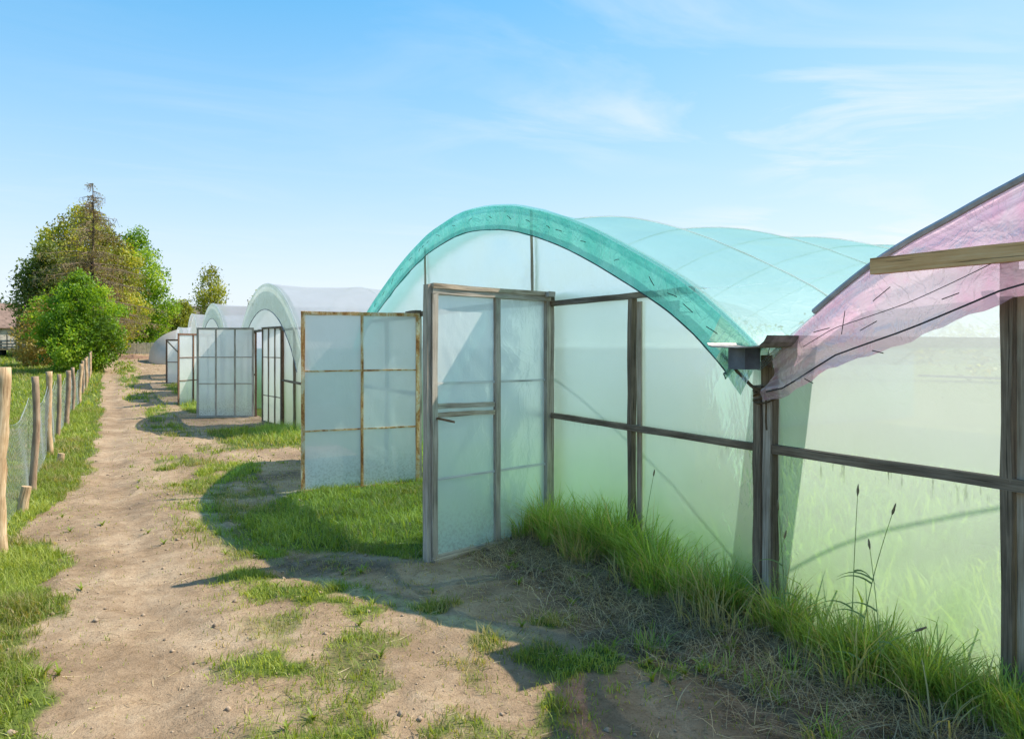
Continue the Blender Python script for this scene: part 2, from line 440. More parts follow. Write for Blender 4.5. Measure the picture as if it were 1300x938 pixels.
# ------------------------------------------------------------------ camera
YAW = 28.4
cam = bpy.data.cameras.new('camera'); co = bpy.data.objects.new('camera', cam); COL.objects.link(co)
co.location = (0, 0, 1.6); co.rotation_euler = (R(90), 0, R(-YAW))
cam.sensor_width = 36; cam.lens = 36*945/1300; cam.shift_y = -29/1300; cam.clip_end = 6000; cam.clip_start = .02
sc.camera = co
cs, sn = math.cos(R(YAW)), math.sin(R(YAW))
def inview(x, y, margin=.12, zmin=.8):
    xc = x*cs-y*sn; zc = x*sn+y*cs
    return (zc > zmin) & (np.abs(xc/np.maximum(zc, .1)) < .688+margin)
def depth(x, y): return x*sn+y*cs

# ------------------------------------------------------------------ grass blades
def blades(name, x, y, h, w, lean, mat, rnd=None, z0=None, lev=3, azi=None, label=None, cat=None, spread=None):
    n = len(x)
    z = (gz(x, y) if z0 is None else z0)-.004
    a = RNG.random(n)*2*np.pi if azi is None else azi
    dx, dy = np.cos(a), np.sin(a)
    face = a+np.pi/2+RNG.normal(0, .5, n)
    sx, sy = np.cos(face), np.sin(face)
    if rnd is None: rnd = RNG.random(n)
    V = []
    for k in range(lev):
        t = k/lev
        wk = w*(1-t*.55)/2
        ox = dx*lean*h*t**1.9; oy = dy*lean*h*t**1.9; oz = h*(t-.32*lean*t**2.4)
        V.append(np.stack([x+ox-sx*wk, y+oy-sy*wk, z+oz], -1)); V.append(np.stack([x+ox+sx*wk, y+oy+sy*wk, z+oz], -1))
    V.append(np.stack([x+dx*lean*h, y+dy*lean*h, z+h*(1-.32*lean)], -1))
    nv = 2*lev+1
    V = np.stack(V, 1).reshape(-1, 3)
    base = (np.arange(n)*nv)[:, None]
    Q = [base+np.array([[2*k, 2*k+1, 2*k+3, 2*k+2]]) for k in range(lev-1)]
    F4 = np.concatenate(Q) if Q else None
    F3 = base+np.array([[2*lev-2, 2*lev-1, 2*lev]])
    o = npmesh(name, V, F3, F4, mat, attrs={'rnd': np.repeat(rnd, nv)})
    tag(o, label, cat, None, 'stuff'); return o
GR = [(0, (.42, .35, .17)), (.12, (.28, .27, .08)), (.28, (.16, .21, .035)), (.6, (.235, .31, .04)), (.85, (.33, .40, .06)), (1, (.43, .47, .13))]
M['grass'] = leafmat('grass blades', GR, .4)
M['tall'] = leafmat('tall grass blades', [(0, (.60, .50, .28)), (.13, (.42, .38, .16)), (.2, (.19, .29, .05)), (.6, (.30, .43, .09)), (1, (.46, .57, .17))], .42)
M['straw'] = leafmat('dead straw', [(0, (.14, .10, .055)), (.4, (.38, .28, .16)), (1, (.62, .50, .31))], .25)
def scatter(n, x0, x1, y0, y1, dens, margin=.12):
    x = RNG.uniform(x0, x1, n); y = RNG.uniform(y0, y1, n)
    k = inview(x, y, margin); x, y = x[k], y[k]
    d = dens(x, y); k = RNG.random(len(x)) < d
    return x[k], y[k]
def gd(x, y):
    g = grassfield(x, y); c = fbm(x*6, y*6, 2)
    f = fbm(x*13+3, y*13, 2); b = sm(.52, .40, fbm(x*2.6+70, y*2.6, 3))
    out = (x > -.35)
    d = np.clip((g-.08)/.8, 0, 1)**1.2*(.5+.7*sm(.35, .65, c))*(1-out*.6*b)*(.5+.8*sm(.32, .6, f))
    tr = np.exp(-((x-.12-.1*np.sin(y*.35))/.32)**2)
    return np.maximum(d, .045*(1-.93*tr)*(x > -.6))
parts = []
def addzone(n, x0, x1, y0, y1, h, w, cond=None):
    x, y = scatter(n, x0, x1, y0, y1, gd)
    if cond is not None:
        k = cond(x, y); x, y = x[k], y[k]
    g = grassfield(x, y)
    tall = fbm(x*2.2+40, y*2.2, 2)
    hh = h*(.35+.75*g)*(.6+.9*tall)*RNG.uniform(.5, 1.3, len(x))
    r = np.clip(.5+1.5*(fbm(x*1.6+9, y*1.6, 3)-.5)+RNG.normal(0, .22, len(x))-.22*(1-g), 0, 1)
    parts.append((x, y, hh, w*RNG.uniform(.6, 1.3, len(x)), r))
# near ground, by distance
addzone(420000, -2.6, 3.45, 1.2, 8.4, .072, .0048, lambda x, y: depth(x, y) < 6)
addzone(360000, -5, 3.45, 4.0, 15, .090, .0075, lambda x, y: (depth(x, y) >= 6) & (depth(x, y) < 11))
addzone(260000, -11, 3.45, 8, 30, .11, .013, lambda x, y: (depth(x, y) >= 11) & (depth(x, y) < 22))
addzone(130000, -30, 3.45, 16, 60, .15, .032, lambda x, y: (depth(x, y) >= 22))
addzone(45000, -45, 4, 50, 100, .22, .09)
X_, Y_, H_, W_, R_ = [np.concatenate([q[i] for q in parts]) for i in range(5)]
blades('grass', X_, Y_, H_, W_, RNG.uniform(.25, 1.1, len(X_)), M['grass'], R_, lev=2, label='short green turf and tufts growing on the track and field', cat='grass')

# tall grass along the foot of the gables
def clumps(cl, wmul=1):
    xs, ys, hs, ws, rs, az = [], [], [], [], [], []
    for (cx, cy, r, n, h, dry) in cl:
        a = RNG.random(n)*2*np.pi; q = np.sqrt(RNG.random(n))*r
        xs.append(cx+q*np.cos(a)); ys.append(cy+q*np.sin(a))
        hs.append(h*RNG.uniform(.35, 1.15, n)*(1-.35*q/r)); ws.append(RNG.uniform(.004, .0095, n)*wmul)
        rr = RNG.uniform(.16, 1, n); k = RNG.random(n) < dry; rr[k] = RNG.uniform(0, .13, k.sum()); rs.append(rr)
        az.append(a+RNG.normal(0, .9, n))
    return [np.concatenate(q) for q in (xs, ys, hs, ws, rs, az)]
cl = []
rr = random.Random(5)
for i in range(62):      # bank from the door hinge to the valley post
    y = rr.uniform(3.25, 5.75); x = 3.33-abs(rr.gauss(0, .10))-.04
    hgt = (.34+.20*math.exp(-((y-4.35)/.45)**2)+.08*math.exp(-((y-5.4)/.3)**2))*(1-.9*max(0, 3.25-x-.1))
    cl.append((x, y, rr.uniform(.06, .13), rr.randint(90, 170), max(.12, hgt)*rr.uniform(.55, 1.4), rr.choice([.08, .12, .5 if x < 3.1 else .1])))
for i in range(60):      # in front of the pink house
    y = rr.uniform(.9, 3.0); x = 3.33-abs(rr.gauss(0, .10))-.03
    cl.append((x, y, rr.uniform(.06, .14), rr.randint(70, 140), rr.uniform(.24, .42), rr.choice([.08, .15, .4 if x < 3.05 else .12])))
for i in range(7):
    cl.append((rr.uniform(2.3, 2.95), rr.uniform(1.0, 3.2), .1, 60, rr.uniform(.10, .2), .2))
for i in range(40):
    cl.append((rr.uniform(2.6, 3.35), rr.uniform(13.6, 16.8), .2, 60, rr.uniform(.18, .38), .06))
for i in range(14):
    cl.append((rr.uniform(1.9, 2.7), rr.uniform(22.5, 26), .25, 50, rr.uniform(.25, .45), .06))
for i in range(34):
    cl.append((rr.uniform(2.95, 3.3), rr.uniform(1.0, 5.6), .1, 24, rr.uniform(.25, .5), .95))
x, y, h, w, r, az = clumps(cl)
blades('tall_grass', x, y, h, w, RNG.uniform(.15, 1.0, len(x)), M['tall'], r, lev=4, azi=az, label='lush tall green grass at the foot of the film gables', cat='grass')
# grass that grows inside, seen blurred through the film, and crop rows
n = 26000
x = RNG.uniform(3.52, 9, n); y = RNG.uniform(-1.5, 11.0, n)
blades('indoor_grass', x, y, RNG.uniform(.12, .42, n)*(1.25-.5*sm(3.6, 5, x)), RNG.uniform(.012, .03, n), RNG.uniform(.2, 1, n), M['tall'], RNG.uniform(.2, 1, n), lev=3, label='green plants and grass inside behind the milky film', cat='plants')
# straw and litter
n = 5200
x = RNG.uniform(1.8, 3.3, n*3); y = RNG.uniform(1.2, 5.7, n*3)
k = RNG.random(n*3) < soilfield(x, y)*.9*sm(1.9, 3.0, x); x, y = x[k], y[k]; n = len(x)
o = blades('straw_litter', x, y, RNG.uniform(.04, .17, n), RNG.uniform(.002, .005, n), RNG.uniform(1.2, 2.6, n), M['straw'], RNG.random(n), lev=3, label='dead straw and litter on the dark earth by the gables', cat='straw')
# broad leaved weeds
n = 90
wx = RNG.uniform(-.6, 3.3, n*6); wy = RNG.uniform(1.6, 14, n*6)
k = inview(wx, wy) & (RNG.random(n*6) < .06+.5*grassfield(wx, wy)+.3*soilfield(wx, wy)); wx, wy = wx[k][:n*2], wy[k][:n*2]
q = 9; x = np.repeat(wx, q); y = np.repeat(wy, q); az = np.tile(np.arange(q)*6.283/q, len(wx))+RNG.normal(0, .25, len(x))
blades('broad_weeds', x, y, RNG.uniform(.04, .085, len(x)), RNG.uniform(.008, .016, len(x)), RNG.uniform(.5, 1.3, len(x)), M['grass'], RNG.uniform(.3, .7, len(x)), lev=4, azi=az, label='broad leaved weed rosettes scattered in the turf and soil', cat='weeds')
# bits of dry grass lying about on the track
n = 3200
x = RNG.uniform(-.7, 3.2, n*2); y = RNG.uniform(1.8, 12, n*2)
k = inview(x, y) & (RNG.random(n*2) < .15+.5*grassfield(x, y)+.4*soilfield(x, y)+.35*fbm(x*3, y*3, 2)**2); x, y = x[k], y[k]; n = len(x)
a = RNG.random(n)*6.28; l = RNG.uniform(.012, .06, n); dx = np.cos(a)*l; dy = np.sin(a)*l; w_ = RNG.uniform(.001, .0028, n)
V = np.stack([np.stack([x-dx+dy/l*w_, y-dy-dx/l*w_, gz(x-dx, y-dy)+.004], -1), np.stack([x+dx, y+dy, gz(x+dx, y+dy)+RNG.uniform(.004, .02, n)], -1), np.stack([x-dx-dy/l*w_, y-dy+dx/l*w_, gz(x-dx, y-dy)+.006], -1)], 1).reshape(-1, 3)
tag(npmesh('dry_grass_bits', V, np.arange(len(V)).reshape(-1, 3), None, M['straw'], attrs={'rnd': np.repeat(RNG.random(n), 3)}), 'bits of dry grass and twig lying on the sandy track', 'straw', None, 'stuff')
# small clods and pebbles on the track
n = 5200
x = RNG.uniform(-.7, 3.2, n*2); y = RNG.uniform(1.5, 14, n*2)
k = inview(x, y) & (RNG.random(n*2) < .25+.75*soilfield(x, y)); x, y = x[k], y[k]; n = len(x)
s = RNG.uniform(.003, .009, n)*(1+RNG.random(n)**9*2.2)
dirs = np.array([[1, 0, 0], [-1, 0, 0], [0, 1, 0], [0, -1, 0], [0, 0, .7], [0, 0, -.7]], float)
V = dirs[None]*s[:, None, None]*RNG.uniform(.6, 1.3, (n, 6, 1)); c0 = np.stack([x, y, gz(x, y)+s*.2], -1); V = V+c0[:, None]
f = np.array([[0, 2, 4], [2, 1, 4], [1, 3, 4], [3, 0, 4], [2, 0, 5], [1, 2, 5], [3, 1, 5], [0, 3, 5]])
F3 = (np.arange(n)*6)[:, None, None]+f[None]
tag(npmesh('gravel', V, F3.reshape(-1, 3), None, plain('earth clods', (.34, .25, .17), .95, vary=.5, scale=40)), 'small clods and pebbles scattered over the track', 'clods', None, 'stuff')

# ------------------------------------------------------------------ greenhouses
X0 = 3.41
def cr(pts, n=56):
    """smooth curve through (y,h) points"""
    P = [Vector((a, b)) for a, b in pts]; P = [P[0]*2-P[1]]+P+[P[-1]*2-P[-2]]
    out = []
    m = len(P)-3
    for i in range(m):
        for k in range(max(2, n//m)):
            t = k/max(2, n//m)
            p0, p1, p2, p3 = P[i:i+4]
            out.append(.5*((2*p1)+(-p0+p2)*t+(2*p0-5*p1+4*p2-p3)*t*t+(-p0+3*p1-3*p2+p3)*t**3))
    out.append(P[-2]); return [(v.x, v.y) for v in out]
def archf(prof):
    ys = np.array([a for a, b in prof]); hs = np.array([b for a, b in prof]); o = np.argsort(ys)
    return lambda y: float(np.interp(y, ys[o], hs[o]))
def nrm_off(prof, d):
    """points offset inward (down) from the arch by d (number or function of index fraction)"""
    out = []
    for i, (y, h) in enumerate(prof):
        a = Vector(prof[max(0, i-1)]); b = Vector(prof[min(len(prof)-1, i+1)]); t = (b-a).normalized()
        n = Vector((-t.y, t.x));
        if n.y > 0: n = -n
        dd = d(i/(len(prof)-1)) if callable(d) else d
        out.append((y+n.x*dd, h+n.y*dd))
    return out
def film_quad(par, name, mat, y0, y1, zlo, zhi, x, nx=26, nz=26, amp=.006, sub=None):
    """upright sheet between y0 and y1 in the plane x; zlo/zhi numbers or functions of y"""
    mb = MB(); P = []; sx = random.random()*50
    for j in range(nz+1):
        row = []
        for i in range(nx+1):
            y = y0+(y1-y0)*i/nx; a = zlo(y) if callable(zlo) else zlo; b = zhi(y) if callable(zhi) else zhi
            b = max(a+.001, b); z = a+(b-a)*j/nz
            e = 4*i/nx*(1-i/nx)*4*j/nz*(1-j/nz)
            row.append((x+amp*e*(float(fbm(y*2.1+sx, z*2.1, 2))-.5)*4, y, z))
        P.append(row)
    return mb.grid(P).build(name, mat, par, smooth=True)
def door(par, hinge, tip, z0, z1, cols, rows, fmat, smat, fw=.045, ft=.035, label=None, laths=(), split=None, fil=True, colpos=None, thin=None, wrap=None):
    """a leaf from hinge (x,y) to tip (x,y): door > door_film, brace ..."""
    h = Vector((hinge[0], hinge[1], 0)); t = Vector((tip[0], tip[1], 0)); u = (t-h); W = u.length; u.normalize(); n = Vector((u.y, -u.x, 0))
    if n.x > 0 and abs(n.x) > .5 or n.y > 0 and abs(n.y) > .5: n = -n      # n faces the camera side
    tw = thin or fw
    mb = MB()
    def P(a, z, o=0): return h+u*a+n*o+Vector((0, 0, z))
    mb.bar(P(fw/2, z0), P(fw/2, z1), fw, ft, u, 7, .0035); mb.bar(P(W-fw/2, z0), P(W-fw/2, z1), fw, ft, u, 7, .0035)
    mb.bar(P(0, z1-fw/2, .003), P(W, z1-fw/2, .003), fw, ft, (0, 0, 1), 7, .003); mb.bar(P(0, z0+fw/2, .003), P(W, z0+fw/2, .003), fw, ft, (0, 0, 1), 7, .003)
    for c in (colpos or [W*k/cols for k in range(1, cols)]):
        mb.bar(P(c, z0+fw), P(c, z1-fw, 0), tw, ft*.8, u, 7, .003)
    for z in rows:
        mb.bar(P(fw, z, .002), P(W-fw, z, .002), tw*.6, ft*.6, (0, 0, 1), 7, .003)
    d = mb.build('door', fmat, par)
    if label: d['label'] = label
    if fil:
        f = MB(); G = []; s = random.random()*40
        for j in range(41):
            row = []
            for i in range(37):
                a = .01+(W-.02)*i/36; z = z0+.01+(z1-z0-.02)*j/40
                e = (float(fbm(a*3+s, z*2.4, 3))-.5)*.012
                if wrap: # tension folds fanning out of a corner
                    q = math.atan2(z-wrap[1], a-wrap[0]+1e-4); dd = math.hypot(a-wrap[0], z-wrap[1])
                    e += .0065*math.sin(q*26+dd*2)*math.exp(-dd*1.6)
                ed = min(1, 6*i/36, 6*(1-i/36), 6*j/40, 6*(1-j/40))
                row.append(P(a, z, -ft*.35+e*ed))
            G.append(row)
        f.grid(G).build('door_film', smat, d, smooth=True)
    for z in laths:
        MB().bar(P(.02, z, -.004), P(W-.02, z+.01, -.004), .018, .006, (0, 0, 1), 5, .001).build('lath', M['lath'], d)
    return d, P, W

def greenhouse(label, Yc, prof, L, ribs, roofm, topm, gabm, flapm, flap_d, studs, opening, woodm, name='greenhouse', group='film greenhouses in a row along the track',
               rail_top=1.975, rail_mid=1.0, hoop_r=.008, low=None, flap_x=.10, jambm=None, nprof=56, detail=True):
    zc = float(gz(X0, Yc)) if low is None else low
    root = empty(name, (X0, Yc, zc), label, 'greenhouse', group)
    C = cr(prof, nprof); A = archf(C)
    y0, y1 = C[0][0], C[-1][0]; ya, yb = min(y0, y1), max(y0, y1)
    # roof film sags a little between the hoops
    xs = []
    for a, b in zip(ribs[:-1], ribs[1:]):
        for k in range(8): xs.append((a+(b-a)*k/8, math.sin(math.pi*k/8)))
    xs.append((ribs[-1], 0))
    P = []
    for (xx, q) in xs:
        row = []
        for i, (y, h) in enumerate(C):
            e = 4*i/(len(C)-1)*(1-i/(len(C)-1))
            sag = q*e*(.05+.02*float(vnoise(xx*3, y*2)))
            row.append((X0-flap_x+.03+xx, y, h-sag+.012*(float(vnoise(xx*1.2+3, y*.9))-.5)))
        P.append(row)
    MB().grid(P).build('roof_film', roofm, root, smooth=True)
    for k, r in enumerate(ribs[1:], 1):
        MB().tube([(X0-flap_x+.03+r, y, h+.003) for y, h in C[::2]], hoop_r, 6).build('hoop', M['hoop'], root, smooth=True)
    MB().tube([(X0-flap_x+.02, y, h-.004) for y, h in C], .02, 8, rough=.12).build('front_hoop', roofm if detail else M['hoop'], root, smooth=True)
    # valance hanging from the front hoop
    if flapm:
        lowc = nrm_off(C, flap_d)
        G = []
        for j in range(9):
            t = j/8; row = []
            for i in range(len(C)):
                a, b = C[i], lowc[i]
                y = a[0]+(b[0]-a[0])*t; z = a[1]+(b[1]-a[1])*t
                row.append((X0-flap_x-.005+.05*t*t*0+.014*t*(float(vnoise(i*.9, t*2+3))-.5)*2, y, z+.006*t*math.sin(i*1.7)))
            G.append(row)
        fl = MB().grid(G).build('valance', [flapm, M['teal_thin']], root, smooth=True)
        if detail:
            for pg in fl.data.polygons:
                if pg.center[1]+root.location[1] < 3.47: pg.material_index = 1
        MB().tube([(X0-flap_x-.008, y, h+.004) for y, h in lowc], .005 if detail else .01, 5, rough=.2).build('edge_cord', M['cord'] if detail else M['galv_dark'], fl)
    # gable films
    st = sorted(studs); o0, o1 = opening
    zl = zc-.12
    bays = [(a, b) for a, b in zip([ya+.02]+st, st+[yb-.02]) if not (a >= o0-.01 and b <= o1+.01)]
    for a, b in bays:
        if b-a < .15: continue
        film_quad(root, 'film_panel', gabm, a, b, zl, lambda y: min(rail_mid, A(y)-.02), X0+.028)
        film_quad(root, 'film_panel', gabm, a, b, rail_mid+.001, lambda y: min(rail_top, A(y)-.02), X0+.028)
    film_quad(root, 'arch_film', topm, ya+.02, yb-.02, rail_top+.002, lambda y: A(y)-.015, X0+.030, nx=70, nz=18)
    # side wall on the far side and back gable
    sy = ya if yb < 4 else yb; hs = A(sy-.02 if sy == yb else sy+.02)
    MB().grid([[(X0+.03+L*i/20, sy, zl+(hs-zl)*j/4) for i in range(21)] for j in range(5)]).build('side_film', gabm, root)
    MB().bar((X0+ribs[-1]-.05, ya+.1, .9), (X0+ribs[-1]-.05, yb-.1, .9), .05, .05, (0, 0, 1), 8).build('back_rail', woodm, root)
    # frame
    for s in st:
        if s in (ya, yb): continue
        isj = min(abs(s-o0), abs(s-o1)) < .02
        top = min(A(s)-.03, rail_top+(.03 if isj else -.005))
        w = .058 if isj else .046
        MB().bar((X0, s, zl), (X0, s, top), w, .05, (0, 1, 0), 9, .004, bow=(random.uniform(-.02, .02), 0)).build('jamb' if isj else 'stud', jambm if isj and jambm else woodm, root)
    for a, b in ((ya, o0), (o1, yb)):
        if b-a < .4: continue
        a1 = a; b1 = b
        MB().bar((X0-.004, a1+.05, rail_mid), (X0-.004, b1-.03, rail_mid), .042, .045, (0, 0, 1), 9, .003).build('rail', woodm, root)
        aa, bb = a1, b1
        while A(aa) < rail_top+.05 and aa < b1: aa += .02
        while A(bb) < rail_top+.05 and bb > a1: bb -= .02
        if bb-aa > .1: MB().bar((X0-.006, aa, rail_top), (X0-.006, bb, rail_top), .045, .045, (0, 0, 1), 7, .003).build('rail', woodm, root)
    MB().bar((X0-.008, o0-.05, rail_top+.03), (X0-.008, o1+.05, rail_top+.03), .06, .05, (0, 0, 1), 9, .003).build('lintel', M['dark_wood'], root)
    return root, C, A

# --- the aqua house in the middle of the picture
P1 = [(3.15, 1.58), (3.23, 1.66), (3.63, 1.94), (4.01, 2.15), (4.86, 2.53), (5.58, 2.78), (6.31, 2.95), (7.2, 3.03), (8.05, 2.95), (8.45, 2.87), (9.09, 2.69), (9.8, 2.43), (10.5, 2.14), (10.95, 1.87), (11.3, 1.58)]
R1 = [0, 1.25, 2.75, 4.3, 5.9, 7.5, 9.1, 10.7, 12.3, 13.9]
gh1, C1, A1 = greenhouse('large greenhouse of aqua film with teal valance on its arch and two doors standing open', 7.2, P1, 13.8, R1, M['roof_aqua'], M['gable_top'], M['gable'], M['teal'],
    lambda t: .235+.05*(1-min(1, t/.12)), [3.15, 4.43, 5.6, 8.75, 10.0, 11.28], (5.6, 8.75), M['dark_wood'], jambm=M['grey_wood'])
# pale battens behind the film and above the doorway
for yb_, za, zb in ((6.0-.07, 2.03, 2.86), (8.56, 2.03, 2.82)):
    MB().bar((X0+.01, yb_, za), (X0+.01, yb_+.02, zb), .022, .018, (0, 1, 0), 4, .002).build('batten', M['pale_wood'], gh1)
for yb_ in (4.36,):
    MB().bar((X0+.012, yb_, 0), (X0+.012, yb_, 1.93), .05, .012, (0, 1, 0), 4, .001).build('batten', M['pale_wood'], gh1)
MB().bar((X0-.07, 5.45, 2.05), (X0-.05, 6.15, 2.035), .045, .06, (0, 0, 1), 4, .002).build('lintel_block', M['grey_wood'], gh1)
MB().bar((X0-.07, 8.6, 2.03), (X0-.05, 9.0, 2.03), .035, .08, (0, 0, 1), 4, .002).build('lintel_block', M['dark_wood'], gh1)
# heavy valley post of two timbers
vp = MB().bar((X0-.01, 3.18, -.15), (X0-.01, 3.175, 1.37), .055, .09, (0, 1, 0), 10, .004).build('valley_post', M['dark_wood'], gh1)
MB().bar((X0+.0, 3.12, -.15), (X0, 3.115, 1.33), .055, .08, (0, 1, 0), 10, .004).build('valley_post', M['grey_wood'], gh1)
tw = MB()
for k in range(5):
    c = Vector((X0-.01, 3.145, 1.285+.018*k)); pts = []
    for j in range(15):
        a = j/14*2*math.pi+k; pts.append(c+Vector((.062*math.cos(a), .075*math.sin(a), .018*math.sin(a*1.5+k))))
    tw.tube(pts, .006, 5, rough=.3)
tw.tube([(X0-.07, 3.09, 1.33), (X0-.085, 3.075, 1.25), (X0-.08, 3.08, 1.17), (X0-.085, 3.07, 1.12)], .006, 5, rough=.3)
tw.tube([(X0-.07, 3.12, 1.33), (X0-.075, 3.2, 1.37), (X0-.08, 3.3, 1.45), (X0-.09, 3.42, 1.56)], .011, 5, rough=.2)
tw.build('twine_binding', M['twine'], vp)
# loose lower end of the valance under the gutter
G = []
for j in range(9):
    t = j/8
    G.append([(X0-.09-.01*math.sin(5*t+3*s/8), 3.40-.02*s/8*8*.03-(.30-.1*t)*s/8+(.06*t), 1.62-.02*s/8-t*(.12+.17*s/8)) for s in range(9)])
MB().grid(G).build('valance_end', M['teal_thin'], gh1, smooth=True)
# nails pinning the valance
Lc = nrm_off(C1, .11)
for k in range(26):
    i = int(3+k*(len(Lc)-8)/26); y, h = Lc[i]; y2, h2 = Lc[i+1]
    a = math.atan2(h2-h, y2-y)+random.uniform(-.5, .5); l = random.uniform(.03, .055)
    d = Vector((0, math.cos(a), math.sin(a)))*l
    p0 = Vector((X0-.122, y, h))
    MB().tube([p0-d, p0-d*.3+Vector((-.004, 0, .003)), p0+d], .0028, 4).build('nail', M['staple'], gh1)
# near leaf: milky film on grey timber, seen almost side-on to the track
d1, Pd, Wd = door(gh1, (3.385, 5.575), (2.134, 5.235), -.035, 2.045, 2, [], M['grey_wood'], M['door_film'], .05, .045, label='milky door leaf of grey timber with two loose rails', laths=(.58, 1.31), colpos=[.62], wrap=(1.25, 1.95))
for (z, a) in ((1.135, .66), (1.07, .66)):
    MB().bar(Pd(a, z, .012), Pd(Wd-.05, z+.012, .012), .036, .02, (0, 0, 1), 5, .004).build('door_rail', M['pale_wood'] if z < 1.1 else M['grey_wood'], d1)
MB().bar(Pd(Wd-.03, 1.06, .035), Pd(Wd-.2, 1.02, .035), .016, .012, (0, 0, 1), 3, .002).build('latch', M['rust_dark'], d1)
MB().bar(Pd(Wd+.022, -.04, -.02), Pd(Wd+.022, 2.07, -.02), .032, .055, Vector((1, .3, 0)), 9, .003).build('edge_post', M['grey_wood'], d1)
MB().bar(Pd(0, 2.055, .01), Pd(Wd, 2.06, .01), .035, .05, (0, 0, 1), 7, .003).build('top_rail', M['pale_wood'], d1)
MB().bar(Pd(0, -.01, .03), Pd(Wd, -.02, .03), .04, .04, (0, 0, 1), 7, .003).build('bottom_rail', M['pale_wood'], d1)
# far leaf: rusty steel frame, two panes wide and three high
d2, P2d, W2 = door(gh1, (3.36, 8.62), (1.945, 8.72), -.10, 2.01, 2, [.62, 1.315], M['rust'], M['grey_film'], .042, .03, label='rusty steel door leaf with six milky panes', thin=.03, wrap=(.1, .0))
# --- gutter in the valley
gut = MB()
cs_ = [(-.21, .022), (-.20, .010), (-.17, .002), (-.1, 0), (0, -.003), (.1, 0), (.18, .006), (.215, .03), (.235, .06)]
G1 = []
for x in (3.04, 3.4, 6, 17.2):
    G1.append([(x, 3.04+.0-a, 1.60+b) for a, b in cs_])
G2 = [[(q[0], q[1], q[2]-.006) for q in row] for row in G1]
gut.grid(G1); gut.grid([r[::-1] for r in G2])
gut.grid([[a for a in G1[0]], [a for a in G2[0]]])
gut.build('valley_gutter', M['galv'], gh1)
MB().bar((3.22, 3.14, 1.47), (3.22, 3.14, 1.595), .13, .12, (0, 1, 0), 1, 0).build('gutter_bracket', M['galv_dark'], gh1)

# --- the nearest, pink house
P0 = [(3.14, 1.48), (2.89, 1.65), (2.63, 1.83), (2.40, 1.975), (2.19, 2.08), (2.0, 2.155), (1.84, 2.22), (1.68, 2.28), (1.2, 2.46), (.45, 2.71), (-.3, 2.90), (-.95, 2.97), (-1.6, 2.92), (-2.35, 2.78), (-3.1, 2.53), (-3.9, 2.15), (-4.5, 1.85), (-4.95, 1.58)]
gh0, C0, A0 = greenhouse('nearest greenhouse with pink film valance under its roof edge and pale green walls', -.9, P0, 13.8, R1, M['roof_pink'], M['roof_pink'], M['gable'], None,
    .4, [3.1, 1.80, .5, -.8, -2.1, -3.4, -4.9], (50, 51), M['dark_wood'])
for o in list(gh0.children):
    if o.name.startswith('lintel') or o.name.startswith('rail'): bpy.data.objects.remove(o)
MB().bar((X0-.004, 3.09, 1.005), (X0-.004, -4.9, 1.03), .05, .05, (0, 0, 1), 24, .003).build('rail', M['dark_wood'], gh0)
MB().bar((X0-.17, 2.33, 1.985), (X0-.16, -3.5, 1.97), .075, .055, (0, 0, 1), 22, .003).build('fascia_plank', M['warm_wood'], gh0)
MB().bar((X0+.012, 1.74, 0), (X0+.012, 1.74, 1.93), .07, .012, (0, 1, 0), 4, .001).build('batten', M['pale_wood'], gh0)
# roof edge board
MB().tube([(X0-.12, y, h+.012) for y, h in C0 if y < 2.75], .016, 6).build('roof_edge', M['edge'], gh0)
# pink valance: deep and wrinkled, with a cord along its hem
lowy = [3.1, 2.98, 2.86, 2.56, 2.16, 1.73, 1.0, 0, -1, -2, -3, -4, -4.9]; lowh = [1.30, 1.29, 1.32, 1.49, 1.625, 1.80, 1.95, 2.05, 2.1, 2.05, 1.9, 1.6, 1.3]
lo_ = lambda y: float(np.interp(-y, [-a for a in lowy], lowh))
G = []; nI = 150
for j in range(15):
    t = j/14; row = []
    for i in range(nI):
        y = 2.99-7.8*i/(nI-1); top = A0(y)-.005-.06*math.exp(-(2.99-y)/.12); b = lo_(y)
        z = top+(b-top)*t
        fold = .022*math.sin(7*t+4*y)+.016*math.sin(13*t*(1+.2*y)+9*y)+.02*(float(vnoise(y*9, t*6))-.5)
        pin = math.exp(-((3.12-y)/.35)**2)
        row.append((X0-.125-.02*t+fold*t*(1-.3*pin), y+.03*pin*math.sin(6*t+3)+.05*pin*t, z+.006*math.sin(i*1.9)*t))
    G.append(row)
pv = MB().grid(G).build('valance', M['pink'], gh0, smooth=True)
MB().tube([(X0-.165, y, lo_(y)+.05+.012*math.sin(y*3)) for y in np.linspace(3.0, -4.8, 70)], .0045, 5).build('hem_cord', M['cord'], pv)
MB().tube([(X0-.16, y, lo_(y)+.20+.03*math.sin(y*2.5)) for y in np.linspace(2.75, 1.2, 30)], .002, 4).build('fold_thread', M['cord'], pv)
for (y, z, a, l) in ((2.28, 1.85, .6, .055), (2.49, 1.72, 1.4, .06), (2.62, 1.685, .2, .05), (2.35, 1.70, .45, .05), (2.94, 1.63, 1.2, .025), (2.97, 1.57, 1.3, .03), (2.1, 1.98, .8, .05), (1.95, 1.82, .3, .04), (2.7, 1.42, -.4, .03), (2.3, 1.575, -.2, .03)):
    d = Vector((0, -math.cos(a), math.sin(a)))*l; p0 = Vector((X0-.178, y, z))
    MB().tube([p0-d, p0, p0+d], .0024, 4).build('nail', M['staple'], pv)

